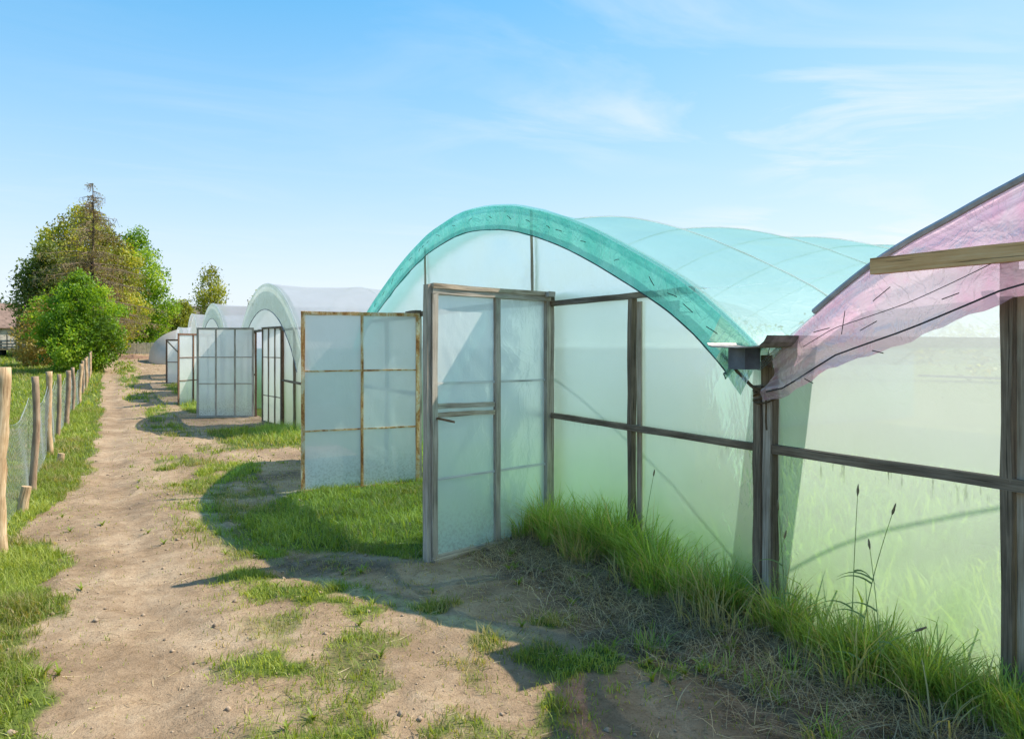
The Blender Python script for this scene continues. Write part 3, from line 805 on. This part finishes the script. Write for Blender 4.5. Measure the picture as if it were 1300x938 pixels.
# --- the second house along the track
def prof_for(Yc, hw, eave, peak):
    base = [(-1, 0), (-.93, .16), (-.82, .38), (-.62, .66), (-.42, .85), (-.2, .965), (0, 1), (.2, .965), (.42, .85), (.62, .66), (.82, .38), (.93, .16), (1, 0)]
    return [(Yc+a*hw, eave+b*(peak-eave)) for a, b in base]
P2 = prof_for(18.9, 4.15, 1.55, 3.12)
gh2, C2, A2 = greenhouse('greenhouse with clear grey roof and one shut leaf, just past the rusty six-pane door', 18.9, P2, 13.8, [0, 2.2, 4.4, 6.6, 8.8, 11, 13.9], M['roof_clear'], M['gable_top'], M['gable'], M['sage'],
    .62, [14.77, 15.9, 17.1, 20.6, 21.8, 23.0], (17.1, 20.6), M['dark_wood'], low=-.25, rail_mid=.85, detail=False, jambm=M['rust_dark'])
door(gh2, (3.39, 17.13), (3.21, 18.49), -.2, 2.06, 3, [.45, 1.35], M['dark_wood'], M['door_film'], .045, .03, thin=.03)
door(gh2, (3.36, 20.58), (2.03, 21.28), -.27, 2.1, 3, [.62, 1.32], M['grey_wood'], M['grey_film'], .05, .03, label='open door leaf with nine milky panes', thin=.04)
P3 = prof_for(29.5, 4.3, 1.5, 3.18)
gh3, C3, A3 = greenhouse('third film greenhouse whose pale roof shows above the nine-pane door', 29.5, P3, 13.8, [0, 2.2, 4.4, 6.6, 8.8, 11, 13.9], M['roof_clear'], M['gable_top'], M['gable'], M['sage'],
    .55, [25.2, 26.9, 30.8, 33.7], (26.9, 30.8), M['dark_wood'], low=-.27, rail_mid=.85, detail=False, jambm=M['rust_dark'])
door(gh3, (3.36, 26.9), (1.89, 25.6), -.3, 2.02, 3, [.52, 1.25], M['rust_dark'], M['grey_film'], .06, .03, label='tall brown framed door leaf', thin=.05)
P4 = prof_for(37.0, 3.0, 1.5, 3.1)
gh4, C4, A4 = greenhouse('narrow fourth greenhouse with white film, its door braced by a diagonal', 37.0, P4, 12, [0, 2.4, 4.8, 7.2, 9.6, 12], M['roof_clear'], M['grey_film'], M['grey_film'], None,
    .3, [34.2, 35.6, 38.9, 39.9], (35.6, 38.9), M['dark_wood'], low=-.2, rail_mid=.8, detail=False)
d5, P5, W5 = door(gh4, (3.36, 38.9), (2.4, 39.6), -.22, 1.95, 1, [.85], M['rust_dark'], M['grey_film'], .07, .04, label='small white door leaf with a diagonal brace', thin=.06)
MB().bar(P5(.1, .9, .03), P5(W5-.1, 1.85, .03), .05, .03, (0, 0, 1), 3, .003).build('brace', M['dark_wood'], d5)
P5_ = prof_for(44.6, 2.9, 1.2, 2.66)
greenhouse('small low greenhouse with sage green gable film before the beige tunnel', 44.6, P5_, 10, [0, 2.5, 5, 7.5, 10], M['roof_clear'], M['sage'], M['sage'], None, .3, [41.8, 43.6, 45.6, 47.4], (43.6, 45.6), M['dark_wood'], low=-.1, rail_mid=.7, rail_top=1.7, detail=False)
# --- beige poly tunnel with a rounded end
tn = empty('poly_tunnel', (3.0, 62, float(gz(3, 62))), 'rounded beige poly tunnel near the end of the track', 'greenhouse', 'film greenhouses in a row along the track')
G = []
for i in range(41):
    s = i/40
    if s < .5: q = math.sin(s*2*math.pi/2); x = 2.6+3.6*(1-math.cos(s*2*math.pi/2)); sc_ = max(.02, q**.75)
    else: x = 6.2+(s-.5)*2*12; sc_ = 1
    row = []
    for j in range(33):
        a = math.pi*j/32
        row.append((x, 62-5.0*math.cos(a)*sc_, .40+.35*(-math.cos(a)*.5+.5)*1.0-.2+(2.75*math.sin(a)**.85)*sc_))
    G.append(row)
tf = MB().grid(G).build('tunnel_film', M['tunnel'], tn, smooth=True)
for i in list(range(16, 20, 2))+list(range(20, 41, 4)):
    MB().tube([Vector(p)+Vector((0, 0, .01)) for p in G[i]], .022, 5).build('hoop', M['hoop'], tn)

# ------------------------------------------------------------------ wire fence on the left
fn = empty('wire_fence', (-.8, 7, float(gz(-.8, 7))), 'rough log post fence with sagging chicken wire along the left of the track', 'fence')
FP = [(-.765, 7.16, 1.49, .058, .0, 'log'), (-.80, 10.55, 1.37, .040, .02, 'log_grey'), (-.84, 14.3, 1.36, .050, -.05, 'log'), (-.90, 17.2, 1.26, .04, .03, 'log_grey'), (-.88, 20.4, 1.30, .055, .02, 'log_grey'),
      (-.90, 24.2, 1.28, .045, .0, 'log_grey'), (-.86, 28.2, 1.32, .06, .03, 'log'), (-.9, 33.0, 1.3, .05, .0, 'log_grey'), (-.9, 36.5, 1.3, .06, .02, 'log'), (-.9, 40.5, 1.3, .05, -.04, 'log_grey'),
      (-.92, 45, 1.35, .06, .02, 'log'), (-.95, 49, 1.3, .06, .0, 'log_grey'), (-1, 54, 1.3, .06, .0, 'log'), (-1.0, 60, 1.3, .06, .02, 'log_grey'), (-1, 66, 1.3, .06, 0, 'log'), (-1, 73, 1.3, .06, 0, 'log_grey'),
      (-.8, 3.9, 1.4, .05, .0, 'log_grey'), (-.8, 1.0, 1.4, .05, .0, 'log_grey')]
for (x, y, h, r, ln, mt) in FP:
    z = float(gz(x, y)); pts = []; rs = []
    ph = random.random()*6; am = random.uniform(.006, .022)
    K = 16
    for k in range(K+1):
        t = k/K
        pts.append((x+ln*t+am*math.sin(t*5+ph), y+am*math.cos(t*4+ph)+ln*.3*t, z-.15+(h+.15)*t)); rs.append(r*(1.06-.14*t)*(1+random.uniform(-.06, .06)))
    MB().tube(pts, rs, 14, rough=.085).build('fence_post', M[mt], fn, smooth=True)
# chicken wire: zigzag strands that meet their neighbours
FY = sorted([(p[1], p[0]) for p in FP])
fxs = lambda y: float(np.interp(y, [a for a, b in FY], [b for a, b in FY]))
ys_post = [a for a, b in FY]
def wtop(y):
    for a, b in zip(ys_post[:-1], ys_post[1:]):
        if a <= y <= b:
            t = (y-a)/(b-a); return 1.12-.22*4*t*(1-t)*(1 if b-a > 3 else .7)
    return 1.12
V = []; F = []
def strand(pts, r):
    b = len(V)
    for k, p in enumerate(pts):
        V.append((p[0]+r, p[1], p[2])); V.append((p[0]-r*.5, p[1]+r, p[2])); V.append((p[0]-r*.5, p[1]-r, p[2]+r*.3))
    for k in range(len(pts)-1):
        for j in range(3):
            a = b+k*3+j; c = b+k*3+(j+1) % 3; F.append((a, c, c+3, a+3))
y = 1.0; row = 0
while y < 60:
    cell = .055 if y < 12 else (.08 if y < 20 else (.14 if y < 34 else .3)); r = .0011 if y < 12 else (.0016 if y < 20 else (.0028 if y < 34 else .006))
    top = wtop(y); z0 = float(gz(fxs(y), y)); k = 0; pts = []; z = 0
    nn = max(3, int(top/(cell*.62)))
    for k in range(nn+1):
        z = top*k/nn
        sgn = 1 if (k//1+row) % 2 else -1
        sag = .03*math.sin(y*2.1+z*3)
        # the mesh is stretched, so its cells lean
        yy = y+sgn*cell*.5+.22*(1-z/top)*math.sin(y*.9)
        pts.append((fxs(y)-.04+sag*.6, yy, z0+z+.02))
    strand(pts, r); y += cell; row += 1
yy = np.arange(1, 66, .25)
strand([(fxs(a)-.045, a, float(gz(fxs(a), a))+wtop(a)+.02) for a in yy], .003)
npmesh('wire_netting', np.array(V), None, np.array(F), M['wire'], parent=fn)
# two cut off stumps beside the fence
def stump(x, y, h, r, lean, label):
    z = float(gz(x, y)); mb = MB()
    mb.tube([(x, y, z-.08), (x+lean*.5, y, z+h*.5), (x+lean, y, z+h)], [r*1.05, r, r*.95], 12, rough=.06)
    o = mb.build('cut_post', M['log'], None, smooth=False, loc=(x, y, z)); tag(o, label, 'post')
stump(-.79, 9.0, .28, .05, .05, 'short sawn off post stub leaning beside the second tall fence post')
stump(-.66, 13.0, .16, .05, .03, 'smaller sawn stub in the grass by the third fence post')

# brick-like clod propping the near door
mb = MB(); mb.bar((2.95, 5.36, .0), (3.13, 5.42, .005), .07, .08, (0, 0, 1), 3, .008)
tag(mb.build('prop_stone', plain('brown stone', (.14, .08, .05), .9, vary=.4, scale=25), None, loc=(3.04, 5.39, 0)), 'rough brown stone wedged under the milky near door', 'stone')

# seed heads standing in front of the pale green wall
def stem(x, y, h, lx, ly, label, heads=.06, leaves=2):
    z = float(gz(x, y)); r = empty('grass_stem', (x, y, z), label, 'grass stem', 'seeding grass stems by the near wall')
    pts = [(x+lx*t**1.6, y+ly*t**1.6, z+h*t) for t in [k/9 for k in range(10)]]
    MB().tube(pts, [.0028-.0014*k/9 for k in range(10)], 5).build('stalk', M['stalk'], r)
    p = Vector(pts[-1]); d = (Vector(pts[-1])-Vector(pts[-2])).normalized()
    MB().tube([p+d*(heads*k/6) for k in range(7)], [.002, .005, .006, .006, .005, .004, .001], 6, rough=.2).build('seed_head', M['seed'], r)
    for k in range(leaves):
        q = Vector(pts[3+2*k]); a = random.choice([-1, 1]); G = []
        for i in range(7):
            t = i/6; c = q+Vector((-.05*t, a*.16*t, .10*t-.12*t*t)); w = .005*(1-t)+.0005
            G.append([c+Vector((0, 0, w)), c-Vector((0, 0, w))])
        MB().grid(G).build('leaf', M['stalk'], r)
M['stalk'] = plain('green grass stalk', (.22, .30, .10), .7)
M['seed'] = plain('dry seed head', (.22, .17, .10), .9)
stem(3.20, 2.42, .83, .02, -.02, 'tallest seeding stem, standing straight up before the near pale green panel')
stem(3.18, 2.36, .78, -.0, -.17, 'tall seeding stem leaning right, just right of the tallest upright stem')
stem(3.22, 2.84, .66, .0, .05, 'short thin upright seeding stem a little right of the thick valley post')
stem(3.05, 2.30, .36, -.05, -.34, 'low seeding stem arching far to the right', .07, 1)

stem(3.22, 2.95, .52, .0, -.10, 'shortest slender stem touching the right side of the thick valley post', .05, 1)
stem(3.12, 2.2, .62, .0, .06, 'shorter leafy seeding stem between the upright stem and the right leaning one', .05, 3)
stem(3.2, 4.05, .66, .0, -.12, 'single stem rising from the grass bank between the two middle posts', .05, 1)
# ------------------------------------------------------------------ trees
def leaves_np(C, n_per, spread, size, rnd0, flat=.0):
    """leaf quads gathered round cluster centres"""
    n = len(C)*n_per
    c = np.repeat(C, n_per, 0)+RNG.normal(0, 1, (n, 3))*spread
    a = RNG.normal(0, 1, (n, 3)); a /= np.linalg.norm(a, axis=1)[:, None]
    b = RNG.normal(0, 1, (n, 3)); b -= (a*b).sum(1)[:, None]*a; b /= np.linalg.norm(b, axis=1)[:, None]
    s = size*RNG.uniform(.6, 1.35, n)[:, None]
    V = np.stack([c-a*s*.9, c+b*s*.42-a*s*.05, c+a*s*.9, c-b*s*.42-a*s*.05], 1).reshape(-1, 3)
    F = np.arange(n*4).reshape(-1, 4)
    r = np.clip(np.repeat(rnd0, n_per)+RNG.normal(0, .13, n), 0, 1)
    return V, F, np.repeat(r, 4)
def tree(x, y, h, env, nclus, nper, spread, size, mat, barkm, label, trunk_r=.15, bottom=.1, name='tree', cat='tree', group='trees and bushes beyond the end of the fence', limbs=22, gap=.45, tone=None, droop=0):
    """env(t) gives the crown radius (m) at height fraction t"""
    z0 = float(gz(x, y)); r = empty(name, (x, y, z0), label, cat, group)
    seed = random.random()*90
    # clusters inside the envelope, pushed towards its skin and broken by noise
    C = []; T = []
    tries = 0
    while len(C) < nclus and tries < nclus*30:
        tries += 1
        t = bottom+(1-bottom)*random.random(); e = env(t)
        if random.random()*1.0 > (e/max(.01, tree.emax))**1.1+.06: continue
        a = random.random()*2*math.pi; q = e*math.sqrt(random.uniform(.12, 1.0))
        lump = .48+1.05*float(fbm(a*1.9+seed, t*6+seed, 3))
        px, py, pz = x+math.cos(a)*q*lump, y+math.sin(a)*q*lump, z0+t*h
        g = float(fbm(a*2.3+seed, t*9, 2))
        if g < gap*random.uniform(.7, 1.1) and q > .4*e: continue
        C.append((px, py, pz)); T.append(float(fbm(px*.5+seed, pz*.5+py*.3, 3)))
    C = np.array(C); T = np.array(T); T = np.clip((T-.5)*1.7+.5, 0, 1)
    if tone is not None: T = tone(C, T)
    V, F, rn = leaves_np(C, nper, spread, size, T)
    tr = MB()
    tp = [(x+.12*math.sin(k*1.3+seed), y+.1*math.cos(k*1.1+seed), z0-.2+(h*.93+.2)*k/8) for k in range(9)]
    tr.tube(tp, [trunk_r*(1-.93*k/8)+.01 for k in range(9)], 8, rough=.08)
    for k in range(limbs):
        t = bottom+.05+(.8-bottom)*random.random(); i = min(7, int(t*8)); a0 = Vector(tp[i]).lerp(Vector(tp[i+1]), t*8-i) if i < 8 else Vector(tp[8])
        j = min(range(0, len(C), max(1, len(C)//120)), key=lambda q: abs(C[q][2]-a0.z-.8)+random.random()*1.5)
        b0 = Vector(C[j]); mid = a0.lerp(b0, .5)+Vector((0, 0, .25-droop))
        rr_ = trunk_r*.33*(1-t*.6); tr.tube([a0, mid, b0], [rr_, rr_*.6, rr_*.2], 5)
    tr.build('trunk', barkm, r, smooth=True)
    npmesh('crown', V, None, F, mat, parent=r, attrs={'rnd': rn})
    return r, tp
bark = plain('grey brown bark', (.12, .09, .07), .95, vary=.4, scale=9)
bark_d = plain('dark bark', (.06, .045, .038), .95, vary=.4, scale=9)
LB = leafmat('bright spring leaves', [(0, (.08, .15, .015)), (.4, (.15, .28, .02)), (.75, (.24, .39, .03)), (1, (.36, .48, .06))], .45)
LD = leafmat('dark green leaves', [(0, (.08, .11, .025)), (.5, (.16, .21, .045)), (1, (.28, .34, .07))], .45)
LO = leafmat('olive spring leaves', [(0, (.14, .13, .03)), (.35, (.24, .27, .04)), (.7, (.34, .38, .05)), (1, (.48, .44, .09))], .4)
LY = leafmat('ochre young leaves', [(0, (.22, .13, .05)), (.5, (.36, .26, .08)), (1, (.42, .40, .11))], .4)
LL = leafmat('sparse larch needles', [(0, (.22, .15, .07)), (.5, (.28, .22, .08)), (1, (.30, .32, .08))], .3)
def E(*pts):
    xs = [a for a, b in pts]; ys = [b for a, b in pts]
    f = lambda t: float(np.interp(t, xs, ys)); f.m = max(ys); return f
def mk(e, *a, **k):
    tree.emax = e.m; return tree(*a[:3], e, *a[3:], **k)
mk(E((.02, 1.1), (.15, 1.9), (.4, 2.5), (.65, 2.1), (.85, 1.3), (1, .25)), -1.55, 51.0, 5.75, 620, 42, .17, .10, LB, bark, 'bright green leafy tree overhanging the far end of the wire fence', trunk_r=.13, bottom=.03, gap=.36)
mk(E((.02, 1.3), (.4, 2.0), (.8, 1.2), (1, .3)), -3.6, 57.5, 4.2, 240, 34, .2, .11, LY, bark, 'ochre young bush at the left of the bright green tree', trunk_r=.08, bottom=.03, gap=.4)
mk(E((.0, 2.6), (.3, 4.9), (.55, 4.5), (.8, 2.9), (1, .4)), -2.1, 79.0, 13.4, 940, 40, .34, .17, LO, bark_d, 'broad olive green tree standing behind the tall bare-tipped conifer', trunk_r=.3, bottom=.06, gap=.40)
mk(E((.0, 2.0), (.4, 2.7), (.75, 2.0), (1, .5)), -4.6, 74.0, 9.6, 440, 36, .32, .16, LD, bark_d, 'dark green tree at the left flank of the tall group', trunk_r=.25, bottom=.05, gap=.46)
mk(E((.0, 2.2), (.35, 3.0), (.7, 2.5), (1, .6)), 2.3, 84.0, 12.2, 560, 38, .30, .16, LB, bark, 'light yellow green tree at the right flank of the tall group', trunk_r=.25, bottom=.05, gap=.42)
mk(E((.0, 2.4), (.4, 3.2), (.8, 2.0), (1, .5)), 1.6, 92.0, 7.0, 480, 34, .3, .16, LO, bark, 'low olive tree spreading over the weathered board fence', trunk_r=.2, bottom=.02, gap=.40)
mk(E((.0, 2.0), (.5, 2.6), (1, .6)), 8.2, 104.0, 6.2, 300, 32, .3, .17, LO, bark, 'rounded bush right behind the beige tunnel', trunk_r=.15, bottom=.02, gap=.42, name='bush', cat='bush')
mk(E((.35, .5), (.5, 1.5), (.7, 1.8), (.88, 1.2), (1, .3)), 10.0, 89.0, 9.2, 120, 34, .34, .16, LO, bark_d, 'loose dark green tree alone above the greenhouse roofs', trunk_r=.22, bottom=.36, gap=.52)
mk(E((.0, 2.5), (.5, 3.4), (1, .8)), 16.8, 91.0, 6.9, 300, 32, .36, .17, LO, bark, 'low yellow green bush beside the lone tree behind the roofs', trunk_r=.15, bottom=.02, gap=.42, name='bush', cat='bush')
mk(E((.3, .8), (.6, 2.6), (1, .5)), 55.0, 96.0, 13.2, 160, 34, .34, .18, LD, bark_d, 'distant tree peeping over the left slope of the aqua arch', trunk_r=.3, bottom=.36, gap=.5)
# the larch: a straight stem with drooping, thinly leaved branches
lx, ly = -1.2, 70.0; lz = float(gz(lx, ly)); LH = 14.3
lr = empty('conifer', (lx, ly, lz), 'tall thin-tipped conifer with drooping brown twigs in the tree group', 'tree', 'trees and bushes beyond the end of the fence')
MB().tube([(lx+.05*math.sin(k), ly, lz+LH*k/10) for k in range(11)], [.24*(1-k/10.4)+.01 for k in range(11)], 8).build('trunk', bark_d, lr)
tw = MB(); CL = []; TT = []
for k in range(190):
    t = 1-random.random()**.8*.84; z = lz+LH*t
    Lb = (.35+5.9*(1-t)**.62)*random.uniform(.45, 1.1)
    if t > .8: Lb *= .62
    a = random.random()*2*math.pi; pts = []
    for j in range(7):
        s = j/6; pts.append(Vector((lx+math.cos(a)*Lb*s, ly+math.sin(a)*Lb*s, z+Lb*(.22*s-.42*s*s)+.25*s**6*Lb*.5)))
    tw.tube(pts, [.035*(1-s/7)+.008 for s in range(7)], 4, caps=False)
    for j in range(1, 7):
        p = pts[j]
        for q in range(3 if t < .8 else 2):
            e = p+Vector((random.uniform(-.3, .3), random.uniform(-.3, .3), -random.uniform(.2, .7)))
            tw.tube([p, e], [.012, .006], 3, caps=False)
            if random.random() < (.65 if t < .75 else .35):
                CL.append(tuple(p.lerp(e, .6))); TT.append(random.random())
tw.build('branches', plain('brown twigs', (.26, .19, .13), .95), lr)
V, F, rn = leaves_np(np.array(CL), 7, .16, .085, np.array(TT))
npmesh('crown', V, None, F, LL, parent=lr, attrs={'rnd': rn})
hx = []  # hedge added behind the houses to cut the bright sky through the films
for k in range(900):
    y = random.uniform(-30, 62); x = 40+4*math.sin(y*.12)+random.gauss(0, .8); hh = (2.0+1.6*float(fbm(y*.18, 3.3, 3)))*random.random()**.6
    hx.append((x, y, float(gz(x, y))+hh))
V, F, rn = leaves_np(np.array(hx), 22, .38, .2, np.random.rand(len(hx)))
tag(npmesh('added_hedge', V, None, F, LO, attrs={'rnd': rn}), 'rough hedge added far off to dim the sky seen through the greenhouse films', 'hedge', None, 'stuff')
# a sparse sapling whose twigs show over the third roof
def twigs(x, y, h, label):
    z = float(gz(x, y)); r = empty('sapling', (x, y, z), label, 'sapling'); mb = MB(); c = []
    for k in range(9):
        a = random.random()*6.28; q = Vector((x+math.cos(a)*.5, y+math.sin(a)*.5, z+h*random.uniform(.85, 1)))
        mb.tube([(x, y, z), Vector((x, y, z)).lerp(q, .6)+Vector((.1, 0, 0)), q], [.03, .015, .006], 4); c.append(tuple(q))
    mb.build('trunk', bark_d, r); V, F, rn = leaves_np(np.array(c), 9, .12, .05, np.random.rand(len(c))); npmesh('crown', V, None, F, LD, parent=r, attrs={'rnd': rn})
twigs(19.3, 33.0, 4.75, 'thin sapling whose twig tips rise over the clear roof')

# ------------------------------------------------------------------ far end: board fence, heap, cart, sheds
bf = empty('board_fence', (0, 81.5, float(gz(0, 81.5))), 'crooked pale board fence across the far end of the track', 'fence')
pb = plain('bleached boards', (.74, .70, .62), .9, vary=.3, scale=3)
nb = 30
for k in range(nb):
    t = k/(nb-1); x = -1.2+5.0*t; y = 82.2-1.9*t; z = float(gz(x, y)); h = random.uniform(.95, 1.2); l = random.uniform(-.03, .03)
    MB().bar((x, y, z-.1), (x+l, y, z+h), .15, .025, (1, -.3, 0), 2, .004).build('board', pb, bf)
MB().bar((-1.2, 82.26, float(gz(0, 82))+.75), (3.8, 80.36, float(gz(0, 82))+.75), .08, .04, (0, 0, 1), 4).build('rail', M['grey_wood'], bf)
# heap of earth
def heap(x, y, rx, ry, h, label):
    z = float(gz(x, y)); G = []
    for i in range(13):
        row = []
        for j in range(25):
            a = 2*math.pi*j/24; q = i/12; hh = h*(1-q*q)*(.75+.5*float(fbm(q*3+math.cos(a)*2+5, math.sin(a)*2+5, 3)))
            row.append((x+rx*q*math.cos(a), y+ry*q*math.sin(a), z-.03+hh*(1 if i < 12 else 0)))
        G.append(row)
    o = MB().grid(G).build('soil_heap', plain('heaped earth', (.22, .13, .08), .95, vary=.4, scale=5), None, smooth=True, loc=(x, y, z)); tag(o, label, 'earth heap')
heap(1.6, 68, 1.9, 1.2, .32, 'low brown heap of earth at the far end of the track')
heap(.2, 74, 1.1, .8, .38, 'smaller darker heap of earth by the far end of the wire fence')
# farm cart in the left field
cx, cy = -6.8, 73.5; cz = float(gz(cx, cy))
ct = empty('farm_cart', (cx, cy, cz), 'old slatted farm cart parked in the left field before the shed', 'cart')
MB().box((cx-1.15, cy-2, cz+.55), (cx+1.15, cy+2, cz+.67)).build('bed', M['warm_wood'], ct)
for k in range(3):
    MB().box((cx-1.18, cy-2.04, cz+.72+.24*k), (cx+1.18, cy-2.0, cz+.88+.24*k)).build('slat', M['pale_wood'] if k < 2 else M['grey_wood'], ct)
for xx in (-1.15, -.4, .4, 1.15):
    MB().box((cx+xx-.04, cy-2.08, cz+.55), (cx+xx+.04, cy-2.043, cz+1.7)).build('stake', M['dark_wood'], ct)
for s in (-1, 1):
    MB().box((cx+s*1.17-.02, cy-1.98, cz+.7), (cx+s*1.17+.02, cy+2, cz+1.35)).build('side_board', M['grey_wood'], ct)
tyre = plain('tyre', (.02, .02, .02), .9)
for s in (-1, 1):
    for t in (-1.3, 1.2):
        c = Vector((cx+s*.9, cy+t, cz+.36)); MB().tube([c-Vector((.1, 0, 0)), c+Vector((.1, 0, 0))], .36, 20).build('wheel', tyre, ct)
MB().tube([(cx, cy-2, cz+.5), (cx+.1, cy-3.4, cz+.35)], .04, 6).build('drawbar', M['rust_dark'], ct)
# sheds
def shed(name, c, L, W, eave, ridge, yawd, wallm, roofm, label):
    z = float(gz(c[0], c[1])); r = empty(name, (c[0], c[1], z), label, 'shed'); a = R(yawd)
    def T(u, v, w): return (c[0]+u*math.cos(a)-v*math.sin(a), c[1]+u*math.sin(a)+v*math.cos(a), z+w)
    mb = MB(); l = L/2; w = W/2
    def poly(pts): b = len(mb.v); mb.v += [Vector(T(*p)) for p in pts]; mb.face(list(range(b, b+len(pts))))
    poly([(-l, -w, -.2), (l, -w, -.2), (l, -w, eave), (-l, -w, eave)]); poly([(l, w, -.2), (-l, w, -.2), (-l, w, eave), (l, w, eave)])
    poly([(l, -w, -.2), (l, w, -.2), (l, w, eave), (l, 0, ridge), (l, -w, eave)]); poly([(-l, w, -.2), (-l, -w, -.2), (-l, -w, eave), (-l, 0, ridge), (-l, w, eave)])
    mb.build('wall', wallm, r)
    for s in (-1, 1):
        G = [[T(-l-.4+(2*l+.8)*i/12, s*(w+.4)*(1-j/6), eave-.15+(ridge+.1-eave+.15)*j/6+.04*math.sin(i*2.1)*(j/6)) for i in range(13)] for j in range(7)]
        G2 = [[(p[0], p[1], p[2]+.12) for p in row] for row in G]
        q = MB(); q.grid(G); q.grid(G2); q.grid([G[0], G2[0]]); q.build('roof', roofm, r)
    for u in (-.3, .28):
        MB().box(Vector(T(u*L-.6, -w-.06, .8)), Vector(T(u*L+.6, -w-.02, 1.9))).build('window', M['galv_dark'], r)
    MB().box(Vector(T(-.7, -w-.06, -.1)), Vector(T(.7, -w-.02, 2.1))).build('door', M['dark_wood'], r)
tile = plain('old brown tiles', (.20, .135, .105), .9, vary=.35, scale=2.2)
shed('tiled_barn', (-17, 112, 0), 30, 9, 2.9, 5.9, 28, plain('flaking whitewash', (.45, .40, .34), .9, vary=.4, scale=1.2), tile, 'long low barn with brown tiled roof at the left edge')
shed('felt_roofed_shed', (16, 118, 0), 22, 9, 3.4, 6.3, -12, plain('brown boards', (.16, .12, .09), .9), plain('dark felt', (.17, .13, .12), .9, vary=.2, scale=2), 'dark brown shed roof showing over the farthest greenhouse roofs')

# ------------------------------------------------------------------ sky and sun
sd = Vector((.82, -.15, 1.0)).normalized()
el = math.asin(sd.z); rot = math.atan2(sd.x, sd.y)
su = bpy.data.lights.new('sun', 'SUN'); su.energy = 2.8; su.angle = R(.53); su.color = (1, .935, .83)
so_ = bpy.data.objects.new('sun', su); COL.objects.link(so_); so_.rotation_euler = (-sd).to_track_quat('-Z', 'Y').to_euler()
w = bpy.data.worlds.new('World'); sc.world = w; w.use_nodes = True
nt = w.node_tree; nt.nodes.clear(); N = NT(nt)
sky = N.n('ShaderNodeTexSky', sky_type='NISHITA'); sky.sun_disc = False; sky.sun_elevation = el; sky.sun_rotation = rot
sky.altitude = 0; sky.air_density = 1.0; sky.dust_density = .6; sky.ozone_density = 1.6
tc = N.n('ShaderNodeTexCoord').outputs['Generated']
sp = N.n('ShaderNodeSeparateXYZ', ins={0: tc})
zz = N.math('MAXIMUM', sp.outputs[2], .06)
u = N.math('DIVIDE', sp.outputs[0], zz); v = N.math('DIVIDE', sp.outputs[1], zz)
cv = N.n('ShaderNodeCombineXYZ', ins={0: u, 1: v, 2: 0.0}).outputs[0]
mp = N.n('ShaderNodeMapping', ins={'Vector': cv, 'Rotation': (0, 0, R(38)), 'Scale': (.62, 1.0, 1)}).outputs[0]
c1 = N.noise(mp, 1.1, 8, .58, .9)
c2 = N.noise(cv, .35, 3, .5, .3)
wis = N.math('MULTIPLY', N.ramp(c1, [(.46, 0), (.72, 1)]), N.ramp(c2, [(.36, 0), (.62, 1)]))
lowf = N.n('ShaderNodeMapRange', ins={0: sp.outputs[2], 1: 0.0, 2: .42, 3: .36, 4: .0}).outputs[0]
side = N.n('ShaderNodeMapRange', interpolation_type='SMOOTHSTEP', ins={0: sp.outputs[0], 1: .25, 2: .80, 3: .35, 4: 2.3}).outputs[0]
wis = N.math('MULTIPLY', wis, side)
cf = N.math('MINIMUM', N.math('ADD', N.math('MULTIPLY', wis, .55), lowf), .9)
hs = N.n('ShaderNodeHueSaturation', ins={'Hue': .497, 'Saturation': 1.42, 'Value': 1.0, 'Color': sky.outputs[0]}).outputs[0]
up = N.n('ShaderNodeVectorMath', operation='MULTIPLY', ins={0: hs, 1: (1.88, 1.92, 2.2)}).outputs[0]
dn = N.n('ShaderNodeVectorMath', operation='MULTIPLY_ADD', ins={0: hs, 1: (.38, .37, .37), 2: (1, 1, 1)}).outputs[0]
hs = N.n('ShaderNodeVectorMath', operation='DIVIDE', ins={0: up, 1: dn}).outputs[0]
skyc = N.mixc(cf, hs, (3.3, 3.58, 3.86))
bg = N.n('ShaderNodeBackground', ins={'Color': skyc, 'Strength': .108})
o = N.n('ShaderNodeOutputWorld'); nt.links.new(bg.outputs[0], o.inputs[0])

# ------------------------------------------------------------------ render settings
sc.render.engine = 'CYCLES'
c = sc.cycles; c.max_bounces = 10; c.diffuse_bounces = 5; c.transmission_bounces = 8; c.glossy_bounces = 3; c.transparent_max_bounces = 16
c.use_denoising = True; c.sample_clamp_indirect = 6; c.caustics_refractive = False; c.caustics_reflective = False
sc.view_settings.view_transform = 'Standard'; sc.view_settings.look = 'None'; sc.view_settings.gamma = 1; sc.view_settings.exposure = 1.35
